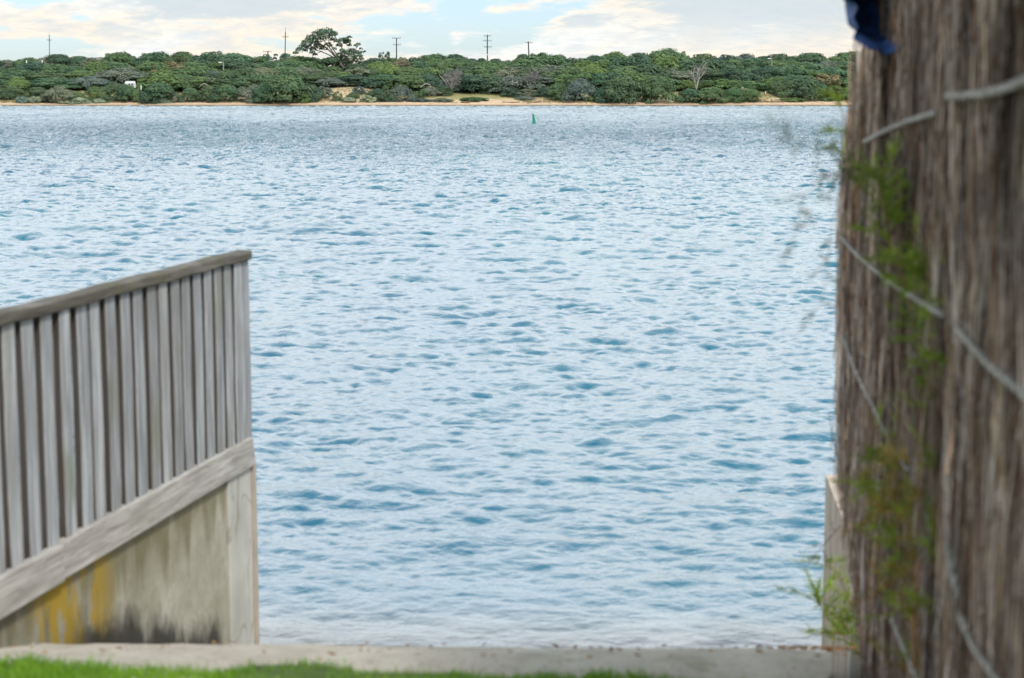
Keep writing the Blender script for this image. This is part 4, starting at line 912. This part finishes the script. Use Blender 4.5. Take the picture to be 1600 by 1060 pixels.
# the spreading gum tree on the skyline
def gum():
    Y = 396.0; q = lambda x, y, dy=0: P(x, y, Y + dy)
    t = empty('gum_tree', q(545, 118), 'tall spreading gum tree with an umbrella crown rising above the skyline', 'tree'); mb = MB()
    def limb(pts, r0, r1):
        c = [q(*a) for a in pts]; o = []
        for i in range(len(c) - 1):
            for j in range(5): o.append(c[i].lerp(c[i + 1], j / 5))
        o.append(c[-1])
        for _ in range(3): o = [o[0]] + [(o[i - 1] + o[i] * 2 + o[i + 1]) / 4 for i in range(1, len(o) - 1)] + [o[-1]]
        mb.tube(o, [r0 + (r1 - r0) * i / len(o) for i in range(len(o))], 6)
    limb([(546, 122), (538, 108), (528, 94), (516, 80), (502, 70)], .30, .10); limb([(528, 94), (514, 86), (500, 80), (480, 76)], .16, .06)
    limb([(532, 98), (520, 82), (510, 68), (500, 58)], .18, .07); limb([(544, 116), (530, 92), (520, 76), (512, 62)], .2, .06); limb([(546, 112), (540, 90), (532, 70), (524, 58)], .2, .06); limb([(548, 112), (552, 90), (556, 76), (563, 66)], .16, .04)
    limb([(504, 80), (490, 86), (486, 92)], .07, .03); limb([(502, 70), (485, 68), (466, 82)], .09, .04)
    mb.build('trunk', M_BARK, t, True)
    rs = np.random.RandomState(9); Q = []; T = []
    bl = [(462, 84, 5), (468, 79, 7), (474, 74, 8), (480, 68, 9), (486, 62, 10), (495, 56, 10), (504, 52, 10), (513, 51, 9), (521, 55, 8), (500, 62, 11), (491, 69, 10), (482, 76, 8), (508, 60, 9), (497, 74, 8), (489, 78, 6), (505, 77, 7), (513, 72, 7), (520, 63, 5), (527, 66, 6), (536, 65, 8), (542, 68, 7), (530, 72, 6), (522, 77, 4), (488, 83, 5), (492, 86, 4), (546, 59, 4), (541, 62, 5), (546, 72, 4), (546, 64, 3), (556, 72, 4), (559, 69, 2.5), (562, 70, 2), (564, 77, 3), (566, 82, 2.5), (518, 57, 7), (535, 80, 5), (477, 80, 4), (570, 81, 2),
          (530, 88, 7), (540, 84, 8), (550, 82, 8), (558, 84, 7), (536, 93, 9), (548, 92, 11), (560, 90, 8), (526, 95, 7), (542, 100, 10), (556, 98, 9), (565, 93, 4), (518, 96, 5), (498, 96, 6), (508, 98, 7)]
    for x, y, r in bl:
        c = np.array(q(x, y, rs.uniform(-2.5, 2.5))); R = r * sc(Y); n = int(30 + 90 * (R / .9) ** 2)
        a, f = leaf_cloud(rs, c, R, n, .20, rs.uniform(.7, 1.35), .8); Q.append(a); T.append(f)
    Q = np.concatenate(Q); T = np.concatenate(T); n = len(Q); me = np_mesh('crown', Q.reshape(-1, 3), np.arange(n * 4).reshape(n, 4), MC['gum'], False)
    at = me.attributes.new('tint', 'FLOAT_COLOR', 'FACE'); cc = np.ones((len(me.polygons), 4), np.float32); cc[:, :3] = T[:len(me.polygons), None]; at.data.foreach_set('color', cc.ravel())
    link('crown', me, t)
gum()
def dead(px, base, top, Y, seed, label, n=4, spread=.5, mat=None, r0=.03, twig=5, depth=2):
    b = P(px, base, Y); h = P(px, top, Y).z - b.z; t = empty('dead_tree', b, label, 'dead tree')
    o = link('trunk', branches(seed, 1.0, n, spread, r0, depth, 4, twig).mesh('trunk', mat or M_DEAD), t); o.matrix_parent_inverse.identity(); o.scale = (h, h, h); return t
dead(1088, 140, 98, 363, 3, 'bare white dead tree with forked trunk in front of dark scrub', 3, .42, None, .020, 7)
dead(706, 140, 108, 363, 5, 'leafless grey dead tree behind the grassy bank right of the beach dune', 4, .7, simple('grey_dead_wood', (.27, .24, .23), .9, .3, 2), .022, 8)
dead(832, 134, 106, 366, 6, 'bare purple-grey twiggy dead tree below the leaning pole', 5, .7, simple('purple_grey_twigs', (.22, .19, .20), .9, .3, 2), .012, 9)
dead(330, 128, 116, 366, 8, 'small bleached dead tree leaning among green scrub left of the tall thin pole', 2, 1.3, None, .035, 3, 1)
dead(555, 118, 99, 392, 12, 'pair of slim pale bare stems below the gum tree crown', 3, .35, None, .02, 3, 1)
def arc_log(pix, Y, rad, label):
    t = MB(); pts = [P(x, y, Y) for x, y in pix]; o = []
    for i in range(len(pts) - 1):
        for j in range(5): o.append(pts[i].lerp(pts[i + 1], j / 5))
    o.append(pts[-1])
    for _ in range(4): o = [o[0]] + [(o[i - 1] + o[i] * 2 + o[i + 1]) / 4 for i in range(1, len(o) - 1)] + [o[-1]]
    n = len(o); t.tube(o, [rad * (1 - .6 * abs(i / n - .4)) for i in range(n)], 6); tag(t.build('fallen_branch', M_DEAD, None, True), label, 'fallen branch')
arc_log([(657, 137), (661, 133), (666, 131), (671, 132), (674, 137)], 357.6, .10, 'pale arched dead branch beside the grey dead tree on the bank')
arc_log([(201, 143), (204, 140), (208, 139), (212, 142), (213, 146)], 359, .09, 'grey arched dead branch below the white caravan')
arc_log([(311, 137), (317, 131), (322, 131), (326, 136)], 357, .08, 'grey bent dead branch in the scrub right of the caravan')
arc_log([(686, 117), (690, 121), (695, 128), (700, 135)], 362, .07, 'thin straight dead branch leaning left of the grey dead tree')

# ------------------------------------------------------------------ poles, lamps, caravan, markers
M_POLE = simple('dark_pole_timber', (.075, .062, .07), .85, .25, 2); M_PPALE = simple('pale_pole_concrete', (.30, .29, .31), .8, .2, 2); M_WHITE = simple('white_paint', (.80, .80, .79), .5, .06, 3); M_BLK = simple('black_paint', (.02, .02, .02), .6, .2, 3)
M_INS = simple('brown_insulator_glaze', (.09, .06, .05), .35, .2, 3)
def pole(px, base, top, Y, arms, label, mat=M_POLE, lean=0, r=.14, cat='power pole', pin=0):
    "arms: (photo y, photo x left, photo x right)"
    b = P(px + lean, base, Y); b.z = min(b.z, float(far_z(b.x, Y))) - .2; tp = P(px, top, Y)
    t = empty('power_pole', b, label, cat); mb = MB(); mb.tube([b, b.lerp(tp, .5), tp], [r, r * .9, r * .72], 8); mb.build('pole', mat, t)
    if pin: mb = MB(); mb.tube([tp, tp + Vector((0, 0, pin * sc(Y)))], .035, 5); mb.build('top_pin', mat, t)
    for (y, xa, xb) in arms:
        A = P(xa, y, Y - .22); B = P(xb, y, Y - .22); mb = MB(); c = (A + B) / 2
        mb.box(c, (B - A) / 2, (0, .05, 0), (0, 0, .05), chamfer=.0); o = mb.build('crossarm', mat, t)
        for k in range(4):
            q = A.lerp(B, (.03, .3, .7, .97)[k]); mi = MB(); mi.tube([q + Vector((0, 0, .06)), q + Vector((0, 0, .16)), q + Vector((0, 0, .22)), q + Vector((0, 0, .30))], [.025, .05, .035, .04], 6)
            mi.build('insulator', M_INS, o)
    return t
pole(77, 95, 55, 404, [(63.3, 73.5, 80.5)], 'slim pale mast with one short crossarm on the skyline at far left', M_PPALE, pin=5, r=.15)
pole(446, 98, 50, 404, [(58.2, 441.5, 450.5)], 'tall thin power pole with one crossarm left of the gum tree', pin=7, lean=-1.5, r=.13)
pole(418.5, 96, 80, 408, [(81.3, 411, 424), (86, 414.5, 418.5)], 'short dark power pole just showing its crossarm above the skyline', r=.16)
pole(619.5, 96, 60, 404, [(60, 613, 626), (70.4, 614, 626)], 'dark power pole with two crossarms, the upper at its very top', r=.155)
pole(761.5, 102, 55, 402, [(56.5, 756, 767), (64.2, 754.5, 768), (73.8, 756, 768)], 'dark power pole with three crossarms above the trees', pin=2, r=.155)
pole(825.5, 92, 65, 404, [(67.3, 821, 832)], 'leaning dark power pole with one crossarm above the bushy skyline', lean=2.2, r=.17)
def lamp(px, base, top, Y, label, head=(-2.5, 0), name='lamp_post', mat=M_PPALE, two=False):
    b = P(px, base, Y); tp = P(px, top, Y); t = empty(name, b, label, 'lamp post'); mb = MB(); mb.tube([b, tp], [.12, .08], 8); mb.build('pole', mat, t)
    for i, hx in enumerate(head):
        if hx == 0: continue
        e = P(px + hx, top - (i * 0), Y); mb = MB(); mb.tube([tp, e], .045, 6); 
        mb.build('arm', mat, t); mb = MB(); d = (e - tp).normalized(); mb.box(e + d * .25 + Vector((0, 0, -.03)), d * .34, (0, .16, 0), (0, 0, .09), chamfer=.04); mb.build('lamp_head', M_WHITE, t)
    return t
lamp(1206, 112, 91.5, 386, 'pale lamp post with a white lamp head among the right-hand trees', (-2.2,))
lamp(349, 110, 97.5, 380, 'white street lamp head poking out of the green trees left of the tall thin pole', (-3,))
lamp(764.6, 97.5, 85.5, 400, 'short pale lamp post with two dark floodlights beside the three-arm power pole', (2, -1), mat=M_WHITE)
for (px, y0, y1, Y, lb) in ((220.5, 140.5, 134, 356.0, 'short white marker post right of the caravan'), (41.4, 99, 95.2, 384, 'white marker post top in the trees at far left'), (65.8, 98.5, 94.5, 384, 'white marker post top just left of the pale mast')):
    b = P(px, y0, Y); tp = P(px, y1, Y); t = empty('marker_post', b, lb, 'marker post'); mb = MB(); mb.prism(b, Vector((1, 0, 0)), Vector((0, 1, 0)), tp - b, rect(.09, .05, .015)); mb.build('post', M_WHITE, t)
    mb = MB(); mb.box(tp + Vector((0, 0, .04)), (.11, 0, 0), (0, .07, 0), (0, 0, .045), chamfer=.015); mb.build('cap', M_WHITE, t)
# the small black and white notice on the grassy bank
b = P(1194.8, 148.5, 359.5); t = empty('notice_board', b, 'small black and white notice board on a post on the grassy bank', 'sign'); mb = MB(); mb.prism(b, Vector((1, 0, 0)), Vector((0, 1, 0)), Vector((0, 0, .45)), rect(.04, .04, .01)); mb.build('post', M_POLE, t)
mb = MB(); mb.box(b + Vector((-.06, -.05, .48)), (.12, 0, .03), (0, .012, 0), (-.02, 0, .14)); mb.build('black_panel', M_BLK, t); mb = MB(); mb.box(b + Vector((.15, -.05, .50)), (.09, 0, .02), (0, .012, 0), (-.02, 0, .15)); mb.build('white_panel', M_WHITE, t)
# caravan
def caravan():
    Y = 358.5; c = P(203.5, 132.5, Y); s = sc(Y); L, H, W = 6.8 * s, 7.5 * s, 1.0
    base = Vector((c.x, Y, float(c.z) - .55)); t = empty('caravan', base, 'white caravan with dark side windows half hidden in the green scrub', 'caravan')
    prof = [(-L, -.6), (L, -.6), (L, .55), (L - .12, .68), (-L + .35, .72), (-L, .45)]
    mb = MB(); o = Vector((c.x, Y - W, c.z - .05)); mb.prism(o, Vector((1, 0, 0)), UZ, Vector((0, 2 * W, 0)), [(a * 1.0, z_) for a, z_ in prof]); mb.build('body', M_WHITE, t)
    for xa in (.05, .62):
        mb = MB(); mb.box(o + Vector((xa, -.012, .12)), (.20, 0, 0), (0, .012, 0), (0, 0, .17), chamfer=.0); f = mb.build('window', simple('caravan_window_glass', (.05, .06, .08), .15, .1, 3, .5), t)
    mb = MB(); mb.box(o + Vector((-.6, -.012, -.1)), (.22, 0, 0), (0, .014, 0), (0, 0, .42)); mb.build('door', simple('caravan_door', (.62, .64, .66), .5, .1, 3), t)
    mb = MB(); mb.box(o + Vector((0, W, .70)), (L * .9, 0, 0), (0, W * .92, 0), (0, 0, .03)); mb.build('roof', M_WHITE, t)
    for xa in (-.35, .35):
        mb = MB(); k = 16; mb.prism(o + Vector((xa, -.02, -.6)), Vector((1, 0, 0)), UZ, Vector((0, .2, 0)), [(math.cos(2 * PI * i / k) * .3, math.sin(2 * PI * i / k) * .3) for i in range(k)]); mb.build('wheel', M_BLK, t)
caravan()
# driftwood and wrack on the beach
M_DRIFT = simple('dark_driftwood', (.14, .09, .06), .9, .35, 2)
for i, (xa, xb, y, Y, r, lb) in enumerate(((721, 734, 160.5, 355.5, .13, 'short dark driftwood log lying on the beach below the grassy bank'), (1178, 1236, 158.8, 356.3, .10, 'long dark driftwood log along the beach below the notice board'), (785, 812, 158.6, 356.3, .09, 'dark driftwood log at the grass edge left of the green buoy'), (878, 898, 161.3, 355.4, .11, 'dark driftwood log in front of the silvery shrub on the beach'), (826, 843, 159.2, 356.2, .08, 'thin driftwood piece on the beach above the green buoy'))):
    mb = MB(); rr = random.Random(i); n = 8; pts = []
    for k in range(n + 1):
        q = P(xa + (xb - xa) * k / n, y, Y + .3 * math.sin(k)); q.z = float(far_z(q.x, q.y)) + r * .6 + rr.uniform(0, .05); pts.append(q)
    mb.tube(pts, [r * (.6 + .6 * rr.random()) for _ in pts], 7)
    for k in range(3): q = pts[rr.randrange(1, n)]; mb.tube([q, q + Vector((rr.uniform(-.4, .4), rr.uniform(-.3, .3), rr.uniform(.15, .4)))], [.05, .02], 5)
    tag(mb.build('driftwood_log', M_DRIFT, None, True), lb, 'driftwood')
mb = MB(); rr = random.Random(77)
for i in range(11000):
    px = rr.uniform(-60, 1460); Y = SHORE + rr.gauss(5.2, 1.0) if rr.random() < .45 else SHORE + rr.uniform(5, 13)
    x = X_at(px, Y); z = float(far_z(x, Y)); dens_ = float(vnoise(x / 5, Y / 3, 61))
    if dens_ < .42: continue
    hh = rr.uniform(.12, .42); c = rr.choice([(.16, .17, .07), (.24, .21, .10), (.12, .15, .06), (.30, .25, .14), (.20, .12, .08)])
    for k in range(3):
        d_ = Vector((rr.gauss(0, .3), rr.gauss(0, .3), 1)).normalized() * hh; w_ = Vector((rr.uniform(.02, .07), 0, 0)); o = Vector((x + rr.gauss(0, .15), Y + rr.gauss(0, .15), z - .03)); mb.add([o - w_, o + w_, o + d_], [(0, 1, 2)], c)
m = Mat('dune_grass_blades'); at = m.n('ShaderNodeAttribute'); at.attribute_name = 'tint'; m.pbr(at.outputs['Color'], .9)
tag(mb.build('dune_grass', m.m), 'dry yellow green dune grass tufts on the bank above the far beach', 'grass', kind='stuff')

# ------------------------------------------------------------------ green channel buoy
def buoy():
    ang_ = math.atan((195.0 - 530) / F) ; Yb = 2.0
    # distance where the water plane crosses photo row 194.6
    dv = P(834, 194.6, 100.0); Yb = 100.0 * EYE.z / (EYE.z - dv.z)
    b = P(835, 194.6, Yb); s = sc(Yb); t = empty('channel_buoy', b, 'green conical channel buoy leaning slightly on the open water', 'buoy')
    mg = simple('green_buoy_plastic', (.004, .26, .15), .45, .12, 3, .4)
    ax = (P(833.2, 178.5, Yb) - b); H = ax.length; ax.normalize(); xx = Vector((1, 0, 0)); xx = (xx - ax * xx.dot(ax)).normalized(); yy = ax.cross(xx)
    def lathe(prof, name, par, o=b):
        mb = MB(); k = 20; vs = []; 
        for (r, z) in prof:
            for j in range(k): a = 2 * PI * j / k; vs.append(o + ax * z + xx * math.cos(a) * r + yy * math.sin(a) * r)
        n = len(prof); fs = [(i * k + j, i * k + (j + 1) % k, (i + 1) * k + (j + 1) % k, (i + 1) * k + j) for i in range(n - 1) for j in range(k)]
        fs += [tuple(reversed(range(k))), tuple(range((n - 1) * k, n * k))]; mb.add(vs, fs); return mb.build(name, mg, par, False)
    lathe([(2.4 * s, -.35), (4.6 * s, -.12), (4.9 * s, -.02), (4.9 * s, .9 * s), (4.4 * s, 1.3 * s), (3.2 * s, 1.4 * s)], 'float', t)
    lathe([(3.1 * s, 1.35 * s), (2.7 * s, 4 * s), (1.5 * s, H - 2.2 * s), (1.35 * s, H - .4 * s), (1.0 * s, H)], 'cone', t)
    mb = MB(); tp = b + ax * (H - .5 * s); mb.box(tp - xx * 1.2 * s + ax * .5 * s, xx * 1.5 * s, yy * .3 * s, ax * .35 * s, chamfer=.01); mb.build('top_mark', mg, t)
buoy()
